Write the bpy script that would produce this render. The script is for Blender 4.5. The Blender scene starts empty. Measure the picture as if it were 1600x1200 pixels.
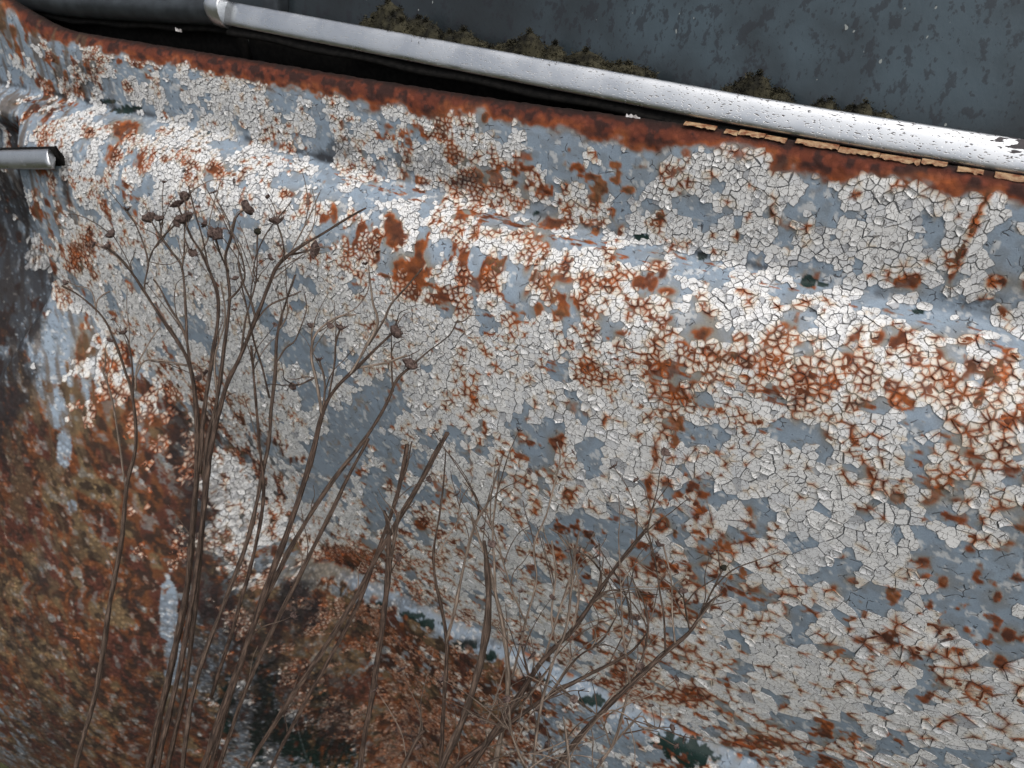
import bpy, bmesh, math, random
import numpy as np
from mathutils import Vector, Matrix

# ------------------------------------------------------------------ camera, sky, light, exposure
sc = bpy.context.scene
cam = bpy.data.cameras.new('camera'); cam_ob = bpy.data.objects.new('camera', cam); sc.collection.objects.link(cam_ob)
YAW, PITCH, DIST = math.radians(29), math.radians(36), .42
view = Vector((-math.sin(YAW)*math.cos(PITCH), math.cos(YAW)*math.cos(PITCH), -math.sin(PITCH)))
cam_ob.location = -DIST*view
cam_ob.rotation_euler = view.to_track_quat('-Z', 'Y').to_euler()
cam.sensor_width = 36; cam.lens = 27.18; cam.clip_start = .01; cam.clip_end = 200
cam.dof.use_dof = True; cam.dof.focus_distance = .37; cam.dof.aperture_fstop = 15
sc.camera = cam_ob
world = bpy.data.worlds.new('World'); sc.world = world; world.use_nodes = True
wn = world.node_tree; bg = wn.nodes['Background']
sky = wn.nodes.new('ShaderNodeTexSky'); sky.sky_type = 'NISHITA'; sky.sun_disc = False
SUN_EL, SUN_AZ = math.radians(62), math.radians(128)
sky.sun_elevation = SUN_EL; sky.sun_rotation = SUN_AZ; sky.air_density = 1.0; sky.dust_density = 7; sky.ozone_density = 1
grey = wn.nodes.new('ShaderNodeHueSaturation'); grey.inputs['Saturation'].default_value = .38      # cloud cover: a pale, nearly colourless sky
wn.links.new(sky.outputs[0], grey.inputs['Color']); wn.links.new(grey.outputs[0], bg.inputs['Color'])
bg.inputs['Strength'].default_value = .142
sun = bpy.data.lights.new('sun', 'SUN'); sun.energy = .55; sun.angle = math.radians(90); sun.color = (1, .97, .93)
sun_ob = bpy.data.objects.new('sun', sun); sc.collection.objects.link(sun_ob)
sd = Vector((math.sin(SUN_AZ)*math.cos(SUN_EL), math.cos(SUN_AZ)*math.cos(SUN_EL), math.sin(SUN_EL)))
sun_ob.rotation_euler = (-sd).to_track_quat('-Z', 'Y').to_euler(); sun_ob.location = (0, -2, 3)
sc.view_settings.view_transform = 'Standard'; sc.view_settings.look = 'None'
sc.view_settings.exposure = .12; sc.view_settings.gamma = 1; sc.view_settings.use_curve_mapping = False
sc.cycles.use_adaptive_sampling = True; sc.cycles.adaptive_threshold = .025
sc.cycles.max_bounces = 4; sc.cycles.diffuse_bounces = 2; sc.cycles.glossy_bounces = 2; sc.cycles.transmission_bounces = 1
sc.cycles.caustics_reflective = False; sc.cycles.caustics_refractive = False
random.seed(7); rng = np.random.default_rng(11)
COL = sc.collection

# ---- body side shape: x runs along the car, s runs down the side (arc length), y<0 is towards the viewer
PROFILE = [(.068,.085),(.063,.106),(.058,.126),(.052,.1325),(.046,.130),(.0425,.1225),(.0405,.105),(.0398,.088),(.0392,.0815),
 (.0378,.0785),(.0340,.0768),(.027,.0742),(.015,.067),(.005,.056),(-.001,.041),(-.004,.020),(-.006,-.02),(-.0055,-.07),(-.001,-.13),
 (.0075,-.20),(.0155,-.253),(.0170,-.2595),(.0120,-.2635),(.0070,-.2685),(.0045,-.278),(.0050,-.295),(.008,-.34),(.014,-.42),(.024,-.55),(.040,-.74),(.085,-1.18)]
def _catmull(P, n=40):
    P = np.array(P, float); out = []
    Q = np.vstack([2*P[0]-P[1], P, 2*P[-1]-P[-2]])
    t = np.linspace(0, 1, n, endpoint=False)[:, None]
    for i in range(1, len(Q)-2):
        a, b, c, d = Q[i-1], Q[i], Q[i+1], Q[i+2]
        out.append(.5*((2*b)+(c-a)*t+(2*a-5*b+4*c-d)*t**2+(3*b-a-3*c+d)*t**3))
    out.append(P[-1:])
    return np.vstack(out)
_pc = _catmull(PROFILE)
_S = np.r_[0, np.cumsum(np.hypot(*np.diff(_pc, axis=0).T))]
S_MAX = _S[-1]
def prof(s): return np.interp(s, _S, _pc[:, 0]), np.interp(s, _S, _pc[:, 1])
def s_of_z(z): # valid below the lip
    k = np.argmax(_pc[:, 1]); return np.interp(-np.asarray(z), -_pc[k:, 1], _S[k:])
def sstep(a, b, x):
    t = np.clip((x-a)/(b-a), 0, 1); return t*t*(3-2*t)
def surf(x, s):
    y, z = prof(s)
    ys = np.interp(-z, (.17, .24, .30, .34), (.0027, .0095, .0085, .008))   # no swage line on the wing
    y = y+(ys-y)*sstep(-.200, -.232, x)*sstep(-.16, -.18, z)*sstep(-.345, -.33, z)
    r2 = ((x+.57)/.43)**2 + ((z+.50)/.48)**2
    q = 1-r2
    q = np.where(q > .08, q, np.where(q < -.08, 0, (q+.08)**2/.32))      # soft fillet where wing meets the flank
    out = .215*np.maximum(q, 0)**.85
    xr = -.395 + .35*np.minimum(0, z+.03)                                 # recess behind the end of the flank
    rec = .030*sstep(xr, xr-.025, x)*sstep(.075, .045, z)*sstep(-.16, -.10, z-.25*(x+.45))
    # slow dents in the sheet
    dent = .0009*np.sin(9*x+1.3)*np.sin(14*z+.4) + .0002*np.sin(31*x+17*z)
    up = .045*sstep(-.36, -.52, x)*sstep(.09, .14, z)
    up = up + .011*sstep(.08, -.33, x)*sstep(-.06, .07, z)*sstep(.135, .095, z)   # the shoulder line climbs towards the front
    up = up + .0032*sstep(-.06, .10, x)*sstep(.095, .125, z)                              # and the window edge rises a touch to the rear
    return np.stack([x, y-out+rec+dent, z+up], -1)
# ---- end shape
# ------------------------------------------------------------------ wear of the paint and some painted shade, read over the sheet (x along, s down)
CHART_X, CHART_S = (-.70, .36), (.03, .80)
WHITE_CHART = """
00000000000000000000112344333445665443333445554555542455457688777747788775444443
00000000000000000000000123333334444322222222333332333222335788654423567778876544
00000000000000000000000112222233333322221221122232234211224578543322346778887644
00000000000000000000001233443344566654433344555455553245546678777747788876544443
00000000000000000011122333444445788865444566665578773345346666578847664444433235
00001111111112222222222333344456788766554566666666664466555664598875444432246778
11222222222222111111122333334456888765655566656655566666678875476764432245778887
22222222111111111111122234433455666655554456644445455445565686545664245778887766
22211111111111111122222223443344555554554345432344434445455567556666677888776555
11111111111112222222222233444344556544454445423344445555555566667767888776655554
11111111122222222222222233444445666555554555434455566534566777788887877655554443
11122222222222222222332222345556666655666666665566787767777866788877865555443321
22222222222222222222221112355666666666667788887777888888788766788976765544332111
22222222222222211111112223455566666667777888998888877998887766888986674443221112
22222222211111111111232234555556667777777888988988767998988767988986584332111124
22211111111111111112343334555555677777777667877788789988999888999998543211112247
11111111111111111123343334455556677777766457766678888778999888999998412111123578
11111111111111111123343334556666777777765457655567887667998788789987412111236788
11111111111111111122332345566666777777665456534567877457987777789864324122467887
11111111111111111112232455566667777777665455435666777468987667788744444224678876
11111111111111110001222345556666666677665444346666676688877666866666655457787766
11111111110000000000101244555666666787654443346555666876666656755687776677887666
11111100000000000000001123455566667787654433455556656764555655755687877888876666
11000000000000000000001122444555567877654323555556667754445555765687877888766666
00000000000000000000111223444445567876654324556556777753456555766788877987666666
00000000000000000111111122333345567876643345566556777644566656776889988866666666
00000000000001111110000112212234567776544455555557777655666666776899888755666666
00000000011111100000000011111234577776545565555567777666666666777898887755666666
00000011111000000000000000011223567776556654555567777766656666777877877764666666
00011111000000000000000000011223567776556554555667777766556666777766766764566666
01111000000000000000000000011222566776566544555667777766556666776656656765566666
11000000000000000000000000001222456776665444556677777666556667776556656765466666
00000000000000000000000000000122355776665444556677766665556667765566656776466666
00000000000000000000000000000122345677654444556666666555555667766666656676556666
00000000000000000000000000000112344566544444456666665555545567766666655676556666
00000000000000000000000000000012234455433444455566655555445567766666655676546666
00000000000000000000000000110001223344333344455555554454444566766666655677645666
00000000000000000000000000110001123333333334444444444444323455666666665667655666
00000000000000000000000000111000122322222333444433333333213345666666665667655666
00000000000000000000000000111100012222223334444333333333212334566666665567654666
00000000000000000000000000111000012222223334443333323332212234566666665567764566
00000000000000000000000000000000011222233334443333223332222234566666666566765566
00000000000000000000000000000000011222233334433333333332222234566666666566765466
00000000000000000000000000000000011222223334433333333333222234566666666556766456
00000000000000000000000000000000011222223334333333343333322234566666666556776556
00000000000000000000000000000000012222222333333333443333322234566666666556676546
00000000000000000000000000000000011222322333333333443333322234566666666656676545
00000000000000000000000000000000011222322333333333443333322234566666666656677645
00000000000000000000000000000000011123322233333334443333322234566666666655677655
00000000000000000000000000000000111123332233333334443333322234566666666655677654
00000000000000000000000000000000111123333333333344443333322233456666666655667654
00000000000000000000000000000000111122333333333344443333322223456666666665667764
00000000000000000000000000000001221222333333333444443333322223456666666665567765
00000000000000000000000000000001221222233333333444443333322223456666666665567765
00000000000000000000000000000001211222223333333444443333322223456666666665566766
00000000000000000000000000000001211222223333333444443333322223456666666665566776
00000000000000000000000000000001211222223333334444443333322223456666666666566776
00000000000000000000000000000012211222223333334444443333322223456666666666556776
00000000000000000000000000000012212222223333334444443333322223456666666666556676
00000000000000000000000000000012112222223333334444443333322223456666666666556677
00000000000000000000000000000012112222233333334444443333322223455666666666556677
00000000000000000000000000000122112222233333334444443333322223445666666666656677
00000000000000000000000000000122112222233333334444443333322223445666666666655667
00000000000000000000000000000121122222233333334444443333322223345666666666655667"""
RUST_CHART = """
88888888888888888888877766665544333333343222234432112222222222112152211111112233
88888888888888888888888777666665554444444222223333221110121141113221222221111112
88888888888888888888888877777666655554445422223322221110011131012111122221111111
88888888888888888888887776666655433222334332223443211221132232113142211111112233
88888888888888888877766776665543211112233332234432123454332231211121111122333344
88887777777776666666666665555432111111223322355555565554432122111242223333344556
77666666666666666666666655444322111112333222355665565454333221232133333344556666
66666666666666666666665554433332211122333233344334565544334432343233344556666655
66666666666666666655555554444554322223333233333334556555554554355444555666665443
66666666666665555555555544434665333334432334444445566666555555456565666665544334
66666666655555555555544444434554333334332333456656665555444566666666666544334445
66655555555555554444444444433454333333322232345666444444445556665544554433445556
55555555554444444444443344433443333322222212233245443334545555433444333344555665
55544444444444433333444455434443233221112111122133433334435444322355434445566556
44444444433333333334455555454432221111111111122222432222133443322244434556665566
44433333333333344445555555554421111222211111122212431122223442211122335566556665
33333333344444444455555555544321222222211111222223532332323543111112235665566554
33344444444445555555555455443222222222211112222323433444224544322121345555665543
44444445555555555555554444322222222222111111112322223444223555432122445566654433
44455555555555555554443443333332222222111111122222223444223565442223445666543333
55555555555555554444333334444333333322221111122222134444443465444334556655433333
55555555554444444444343334554433333322222111222222234455654565554345556554333333
55555544444444444444443334555443443322222212222222344456655666543234546543333333
55444444444444444444444334555444443323322222332333334556665666443234444433333333
44444444444444444444555544455555443333332223333334434456656666433234433323333333
44444444444444455556666655555555543333333223333444434455556666433223432223333333
44444444444555666667777776565555543333332223334454333445456556543223432323333333
44444444556666677777777777666555433333332223345553333344455555542223333332333333
44444556666777777888888887776455333333322223455543233344555555542234333332333333
44556666777778888888888888887565333333222233455542223345555555543334443332333333
55666777778888888888888888887666322332222234565543323345566555543334543332233333
66777778888888888888888877788667422332222345665543223455666655544434553333233333
77777888888888888888888876778667532332223456665543333456776665544445553333233333
77788888888888888888888766778667642332245677665543334567766666644445554333233333
78888888888888888888777766778767653333456776665544334567666766655544554333223333
88888888888888887777777766778766654334578776665554445676556777766544554333323333
88888888888887777777788766778755554445788776655555455666556677766544555333323333
88888888888777777778888876778755554456788776656666666654446666777554555433322333
88888888877777788888888876678755554567788766555567666654445556777654555433332333
88888887777778888888888876678765545577777665555566656655444345677654455433332333
88888777778888888888888766678765444677666555554566555655433245677654455433332333
88877777888888888888777766778775434567655555554555555555432245677654455533332233
88777778888888888777766666778875334556765545554554555555422245677655455543333233
77777888888888777766666666778875334446875445555544555554322235677755455543333233
77788888888877776666665666778875444446885345555544555544322235677765445543333223
77888888888777666665555666778875444335886355555544555444322235677765445553333223
78888888877766666555555566778875443335886456555544555444322235677765445554333323
88888888776666655555555566778875553335787566655545555444322235677765445554333323
88888877766665555555445556788875553234677666665545554444322234677765545554333322
88888777666655555544445556788875553233567766665555554444322234677765545554333332
88887766665555554444445566788766553233467766666555554444322234567775544555333332
88877666655555544444445566788766653233456766666555554444322234567776544555433332
88776666555554444444445566787766642223456766666665554444322234567776544555433332
87766665555544444444455567887766642223456766666665554444322224567776544555433333
77666655555444444444455667887766642223446666676665554444322224567776544555533333
76666555554444444444555667877666632223445666677665554444322224567776554455543333
66665555544444444444556678877666532223445666776665554444322224567776554455543333
66655555444444444445556678877666522233445666776665554444322223567776554455543333
66555554444444444445556778777666422233445667776665554444322223567777654455543333
65555544444444444455566788776666422233445667776665554444332223567777654455554333
65555444444444444455566788776665322233455667776665554444332223566777654455554333
55554444444444444555667887776665322233455667776665554444332223456777655445554333
55554444444444444555667887766664222334455667776665554444332223456777655445554333
55544444444444445556677877766654222334455667776665554444332223456777655445554333"""
BARE_PATCHES = [
 (.004,.074,.013,-.002,.0015,.015), (.041,.077,.0125,-.002,.0015,.009), (.083,.077,.0045,-.001,.0005,.003), (.07,.087,.0065,-.0015,.0005,.0045),
 (.106,.086,.006,-.0015,.0005,.002), (.133,.078,.0085,.03,.0025,.0075), (.146,.087,.0125,.0405,.0005,.003), (.122,.078,.005,-.001,.0005,.002),
 (.162,.071,.0065,.022,.0005,.0015), (.176,.023,.007,-.0015,.0015,.0035), (.202,.081,.008,-.0015,.0035,.009), (.186,.095,.0045,-.001,.0005,.003),
 (-.266,.101,.0135,-.0025,-.0015,.005), (-.175,.075,.0135,-.003,-.0005,.0125), (.134,.107,.0115,-.003,.0015,.007), (.08,.092,.006,-.0015,.001,.006),
 (-.247,.073,.004,-.001,0,.0045), (-.359,.065,.008,-.0015,.006,.0145), (.02,.12,.016,-.0055,.002,.004), (.053,.118,.012,-.0045,.0025,.0065),
 (.079,.118,.009,-.003,.0015,.004), (.157,.115,.0075,-.0025,.0005,.0025), (.175,.115,.0105,-.004,.0005,.003), (.195,.117,.008,-.0025,.001,.0045),
 (-.095,.12,.0195,-.0065,.004,.005), (-.149,.127,.014,-.0045,.0035,.0045), (-.221,.117,.011,-.0035,.004,.004), (-.017,.12,.0105,-.0035,.0015,.003),
 (.211,.119,.0055,-.002,.0005,.004), (-.319,.118,.0185,-.0045,.005,.004), (-.101,.178,.0045,-.0015,0,.004), (-.146,.203,.0055,-.0015,-.001,.004),
 (-.145,.232,.011,-.0035,-.003,.015), (-.131,.233,.012,-.0035,-.0025,.013), (-.09,.252,.0215,-.008,-.003,.0205), (-.113,.282,.0215,-.009,-.004,.022),
 (-.141,.323,.0285,-.013,-.0055,.023), (-.174,.373,.0205,-.0105,-.0055,.0195), (-.111,.351,.0125,-.007,-.0095,.0445), (-.087,.289,.012,-.0055,-.0025,.016),
 (-.067,.291,.0105,-.0045,-.0015,.011), (-.151,.269,.007,-.0025,-.004,.0165), (-.208,.344,.009,-.0045,-.0025,.008), (.029,.189,.006,-.002,.0005,.006),
 (.005,.231,.004,-.0015,0,.007), (.022,.248,.0105,-.004,.0005,.012), (.052,.237,.0065,-.003,.001,.014), (.027,.23,.003,-.001,0,.0035),
 (.038,.3,.0135,-.0075,.0005,.019), (.057,.29,.016,-.0085,.0005,.015), (.075,.28,.007,-.004,.0005,.01), (.101,.201,.007,-.003,.001,.006),
 (.113,.198,.007,-.003,.0015,.0065), (.105,.179,.006,-.002,.001,.0055), (.097,.241,.0065,-.003,.0005,.005), (.115,.237,.006,-.0025,.001,.0055),
 (.14,.232,.005,-.0025,.0015,.0085), (.144,.234,.0035,-.002,.0015,.007), (.118,.274,.0075,-.004,.0015,.01), (.104,.269,.004,-.002,.0005,.005),
 (.094,.288,.005,-.003,.0005,.0075), (.129,.26,.0045,-.0025,.0005,.0045), (.15,.295,.0095,-.006,.002,.012), (.142,.337,.004,-.003,.0005,.006),
 (.153,.363,.007,-.006,.0015,.012), (.011,.219,.003,-.001,0,.005), (.152,.181,.005,-.0015,.001,.0055), (.159,.187,.003,-.001,.0015,.006),
 (.176,.191,.004,-.0015,.001,.0025), (.195,.177,.005,-.002,.002,.007), (.199,.186,.003,-.0015,.0025,.0085), (.171,.162,.0055,-.0015,.0005,.002),
 (.177,.158,.004,-.0015,.001,.002), (.192,.165,.0045,-.001,.001,.0035), (.205,.163,.0055,-.002,.0015,.004), (.161,.153,.0025,-.0005,.0005,.0015),
 (.14,.145,.0045,-.0015,.001,.0035), (.17,.13,.006,-.002,.001,.004), (.195,.129,.005,-.0015,.001,.004), (.21,.197,.0045,-.002,.003,.0095),
 (.223,.198,.0035,-.0015,.0015,.004), (.229,.172,.0035,-.0015,.0015,.004), (.213,.217,.003,-.0015,.001,.004), (.185,.244,.0055,-.003,.002,.008),
 (.183,.256,.0045,-.002,.0015,.0055), (.201,.262,.013,-.008,.0025,.0085), (.226,.226,.014,-.0075,.0035,.0125), (.243,.232,.008,-.0045,.0065,.019),
 (.243,.248,.011,-.0065,.006,.019), (.251,.26,.0075,-.0055,.005,.0145), (.184,.21,.003,-.0015,.001,.004), (.166,.218,.0025,-.001,.0005,.002),
 (.156,.242,.004,-.002,.001,.0045), (.166,.24,.002,-.0015,.0005,.002), (.18,.263,.0025,-.0015,.0005,.0035), (.187,.308,.0035,-.0025,.0015,.0075),
 (.23,.292,.005,-.0035,.0015,.0055), (.237,.318,.0045,-.004,.0045,.015), (.208,.383,.0165,-.0165,.003,.0135), (.183,.399,.0085,-.0085,.0015,.01),
 (.241,.378,.007,-.0085,.002,.008), (.24,.366,.0065,-.0065,.0025,.01), (.275,.347,.011,-.012,.0025,.0075), (.219,.339,.002,-.002,.001,.004),
 (.241,.202,.004,-.002,.0055,.016), (.193,.281,.0055,-.004,.001,.0035), (.213,.276,.0045,-.003,.0015,.006), (-.177,.162,.006,-.0015,0,.003),
 (-.291,.219,.009,-.002,-.0055,.0125), (-.387,.285,.0175,-.001,.004,.0155), (-.377,.333,.0065,0,.0035,.0135), (-.355,.404,.0035,0,.0005,.005),
 (-.282,.496,.006,.0005,.0025,.0365), (-.277,.549,.0065,.0005,-.001,.027), (-.403,.293,.011,0,.004,.0095), (-.367,.36,.0055,0,.002,.013),
 (-.211,.467,.005,.0025,.0005,.007), (-.197,.483,.007,.0005,.0025,.007), (-.175,.497,.0145,-.004,0,.008), (-.143,.489,.0155,-.0075,.0005,.0075),
 (-.109,.494,.0185,-.011,-.001,.0105), (-.067,.493,.018,-.0105,0,.012), (-.036,.498,.0165,-.011,0,.011), (-.002,.507,.018,-.0145,-.0005,.016),
 (.031,.502,.015,-.0125,.0005,.0135), (.062,.5,.0155,-.013,.001,.0145), (.093,.505,.017,-.016,.001,.013), (.113,.509,.0125,-.012,.001,.012)]
RUST_SPOTS = [
 (-.063,.163,.0125,-.0035,.002,.011,1), (-.079,.143,.0055,-.0015,.003,.0075,.8), (-.043,.168,.011,-.003,0,.0045,.8), (-.061,.146,.0035,-.001,.001,.0035,.7),
 (-.046,.124,.0055,-.002,.002,.005,.8), (-.025,.128,.0065,-.002,.0015,.004,.7), (-.017,.154,.0055,-.0015,.0015,.0045,.8), (.003,.112,.011,-.0035,.0015,.003,.9),
 (.045,.182,.0055,-.002,.0005,.006,1), (.082,.17,.006,-.0015,.001,.0055,1), (.014,.161,.003,-.0005,.001,.0045,.8), (.024,.162,.003,-.0005,.001,.0035,.8),
 (.044,.163,.0035,-.001,.001,.005,.8), (.172,.1,.0055,-.0015,.001,.0035,1), (.187,.072,.002,-.0005,.0015,-.0235,1), (.141,.071,.0025,-.0005,.0005,.002,.9),
 (.202,.093,.004,-.001,.001,.003,1), (-.066,.075,.0045,-.001,0,.008,.9), (-.057,.088,.0065,-.001,0,.006,.9), (-.047,.097,.007,-.0015,0,.0055,1),
 (-.04,.065,.0025,-.0005,.0005,.0035,.9), (-.005,.097,.004,-.001,.0005,.0035,.9), (-.032,.097,.005,-.0015,0,.004,.9), (.024,.096,.0035,-.0005,.0005,.006,.8),
 (.042,.086,.003,-.0005,0,.0025,.8), (.059,.096,.003,-.001,.001,.004,.9), (.099,.076,.003,-.0005,0,.0015,.8), (.085,.099,.0025,-.001,.0005,.002,.9),
 (.17,.177,.002,-.0005,.0015,.004,1), (.193,.197,.0025,-.001,.001,.004,1), (-.021,.224,.003,-.001,0,.005,1), (-.014,.242,.0025,-.001,-.0005,.0075,1),
 (-.085,.137,.004,-.001,.003,.0055,.8), (-.122,.14,.003,-.0005,.0035,.007,.7), (-.07,.353,.007,-.004,-.001,.009,1), (.032,.235,.0055,-.002,0,.007,.9),
 (.057,.209,.0025,-.001,.0005,.005,1), (.086,.22,.0025,-.001,.0015,.01,1), (.085,.239,.0025,-.001,.0005,.005,1), (.111,.247,.002,-.0005,.0015,.01,1),
 (.117,.249,.0045,-.002,0,.0015,1), (.094,.266,.0045,-.0025,.0005,.0065,1), (.092,.182,.007,-.0025,.001,.0055,1), (.155,.156,.005,-.001,.001,.003,1),
 (.178,.151,.005,-.0015,.002,.006,.9), (.221,.152,.004,-.0015,.0015,.0045,1), (.183,.138,.004,-.0015,.001,.004,.9), (.04,.271,.006,-.003,0,.008,.9),
 (.017,.293,.0045,-.0025,0,.0045,.8), (.206,.188,.0035,-.0015,.001,.0035,.8), (.244,.234,.0015,-.0015,.001,.0035,1), (.254,.253,.0025,-.0015,.0015,.0045,1),
 (.257,.27,.003,-.0015,.0015,.004,1), (.205,.388,.003,-.0035,.0015,.0085,1), (.247,.282,.004,-.003,.001,.0035,1), (.239,.276,.005,-.0035,.0015,.0035,1),
 (.209,.299,.0015,-.0015,.0035,.0135,1), (.202,.293,.004,-.003,.001,.0035,.9), (-.359,.22,.013,-.003,-.008,.0145,.9), (-.335,.206,.0065,-.0015,-.0065,.0135,.9),
 (-.392,.237,.0055,-.0015,-.004,.007,.8), (-.304,.125,.0115,-.003,.0075,.008,.9), (-.329,.134,.0065,-.0015,.0035,.0045,.9), (-.141,.139,.003,-.001,.0025,.005,.8),
 (-.156,.139,.006,-.0015,.0015,.0025,.7), (-.372,.292,.0055,-.0005,.0035,.0175,.7), (-.056,.158,.0065,-.001,.001,.0045,1), (.212,.229,.004,-.0015,.001,.003,.7),
 (.223,.236,.002,-.0015,.001,.0035,.8), (.205,.252,.0025,-.002,.0005,.003,.7), (.074,.174,.0025,-.0005,.0005,.0025,.7), (.06,.159,.0055,-.0015,.0005,.002,.7),
 (.096,.149,.0065,-.002,.0015,.004,.8), (.107,.158,.0055,-.0015,.0015,.005,.8), (.113,.147,.0045,-.001,.001,.0035,.8), (.144,.157,.005,-.0015,.001,.004,.9),
 (.196,.144,.004,-.0015,.001,.002,.8), (-.164,.453,.0425,-.0225,-.0055,.0215,1), (-.185,.508,.013,.0015,.0005,.013,1), (-.157,.554,.024,-.0075,-.003,.0285,.9),
 (.172,.442,.0215,-.024,.0015,.0105,1), (.128,.418,.0125,-.012,.0015,.017,.9), (.202,.337,.0025,-.002,.001,.0055,.8), (-.233,.137,.006,-.001,.002,.003,.8),
 (-.256,.139,.0045,-.001,.0025,.003,.8), (-.212,.136,.0075,-.002,.0035,.0055,.8)]
GRIME_SHADE = [  # dirt patches, with the shade of the front recess painted in
 (-.267,.413,.0175,.003,.0075,.075,.75), (-.247,.529,.025,.0045,.0015,.08,.8), (-.212,.62,.0455,.0185,-.006,.0715,.8), (-.244,.384,.03,-.008,-.013,.0785,.5),
 (-.398,.653,.0505,-.0175,-.0285,.0765,.6), (-.292,.593,.028,.002,-.0095,.0665,.5), (-.447,.279,.028,-.0065,.0265,.0565,.9), (-.476,.22,.0525,-.014,-.0085,.0285,.7),
 (-.291,.358,.009,.0005,.0035,.0285,.9), (-.273,.428,.0095,.001,.006,.0475,.9), (-.256,.493,.011,.002,.0035,.0405,.9), (-.201,.506,.0175,.0045,.0045,.034,1),
 (-.215,.541,.011,.003,.0005,.026,.9), (-.188,.588,.0235,.012,0,.0215,.7), (-.225,.605,.018,.006,-.0035,.0505,.9), (-.179,.665,.019,.0135,-.0045,.0535,.9),
 (-.126,.708,.028,-.014,-.0055,.0435,.6), (-.078,.097,.029,-.006,0,.009,.55), (-.054,.102,.016,-.0035,0,.0045,.8), (-.137,.102,.014,-.003,-.0005,.007,.7),
 (-.355,.094,.0285,-.004,-.005,.015,.6), (-.396,.122,.0235,-.0055,.0075,.0065,.6), (.198,.103,.0105,-.003,.001,.004,.6), (-.242,.434,.006,.0015,.004,.0315,.6),
 (-.346,.167,.006,-.001,-.0035,.017,.8), (-.389,.523,.018,-.0025,-.0015,.025,.6), (-.378,.463,.0105,-.0015,.0005,.018,.6), (-.278,.392,.0045,.001,.0035,.0185,.6),
 (-.258,.399,.007,.001,.003,.025,.5), (-.192,.296,.0135,-.005,-.013,.041,.3), (-.236,.313,.0125,-.005,-.017,.045,.4), (-.309,.49,.009,.0005,.0005,.007,.8),
 (-.103,.474,.024,-.0155,0,.0105,.6), (-.036,.481,.02,-.0085,.0015,.004,.7), (-.155,.532,.0215,-.0095,-.0025,.016,.6)]
GREEN_PATCHES = [
 (-.333,.106,.0105,-.0015,-.0005,.0015), (-.316,.109,.0125,-.0025,.0005,.002), (-.24,.112,.0055,-.002,.0005,.001), (-.008,.109,.002,-.0005,0,.001),
 (.05,.108,.004,-.001,.0005,.0015), (.082,.11,.002,-.001,.0005,.002), (.132,.11,.0025,-.0005,.001,.0025), (.139,.11,.0025,-.0005,.0005,.001),
 (.178,.112,.003,-.001,.0005,.002), (-.127,.487,.005,-.002,0,.0015), (-.097,.485,.009,-.0035,.001,.003), (-.082,.485,.01,-.0035,.001,.004),
 (-.044,.486,.0115,-.005,.0005,.003), (-.023,.486,.005,-.0025,.0005,.0035), (.019,.487,.008,-.0035,.0005,.003), (.062,.483,.007,-.0035,.001,.004),
 (.119,.487,.01,-.0055,.0015,.007), (.136,.488,.013,-.008,.002,.01), (-.217,.591,.006,.002,-.0015,.0315), (-.224,.554,.003,.001,.0005,.0135),
 (-.2,.678,.0135,.0075,-.004,.0325), (-.183,.709,.013,.01,-.0035,.0295), (-.214,.646,.0065,.0025,-.003,.027), (-.186,.622,.0055,.003,-.001,.0175),
 (-.246,.61,.0055,.0015,-.0045,.0425), (-.228,.653,.004,.0015,-.005,.04)]
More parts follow.
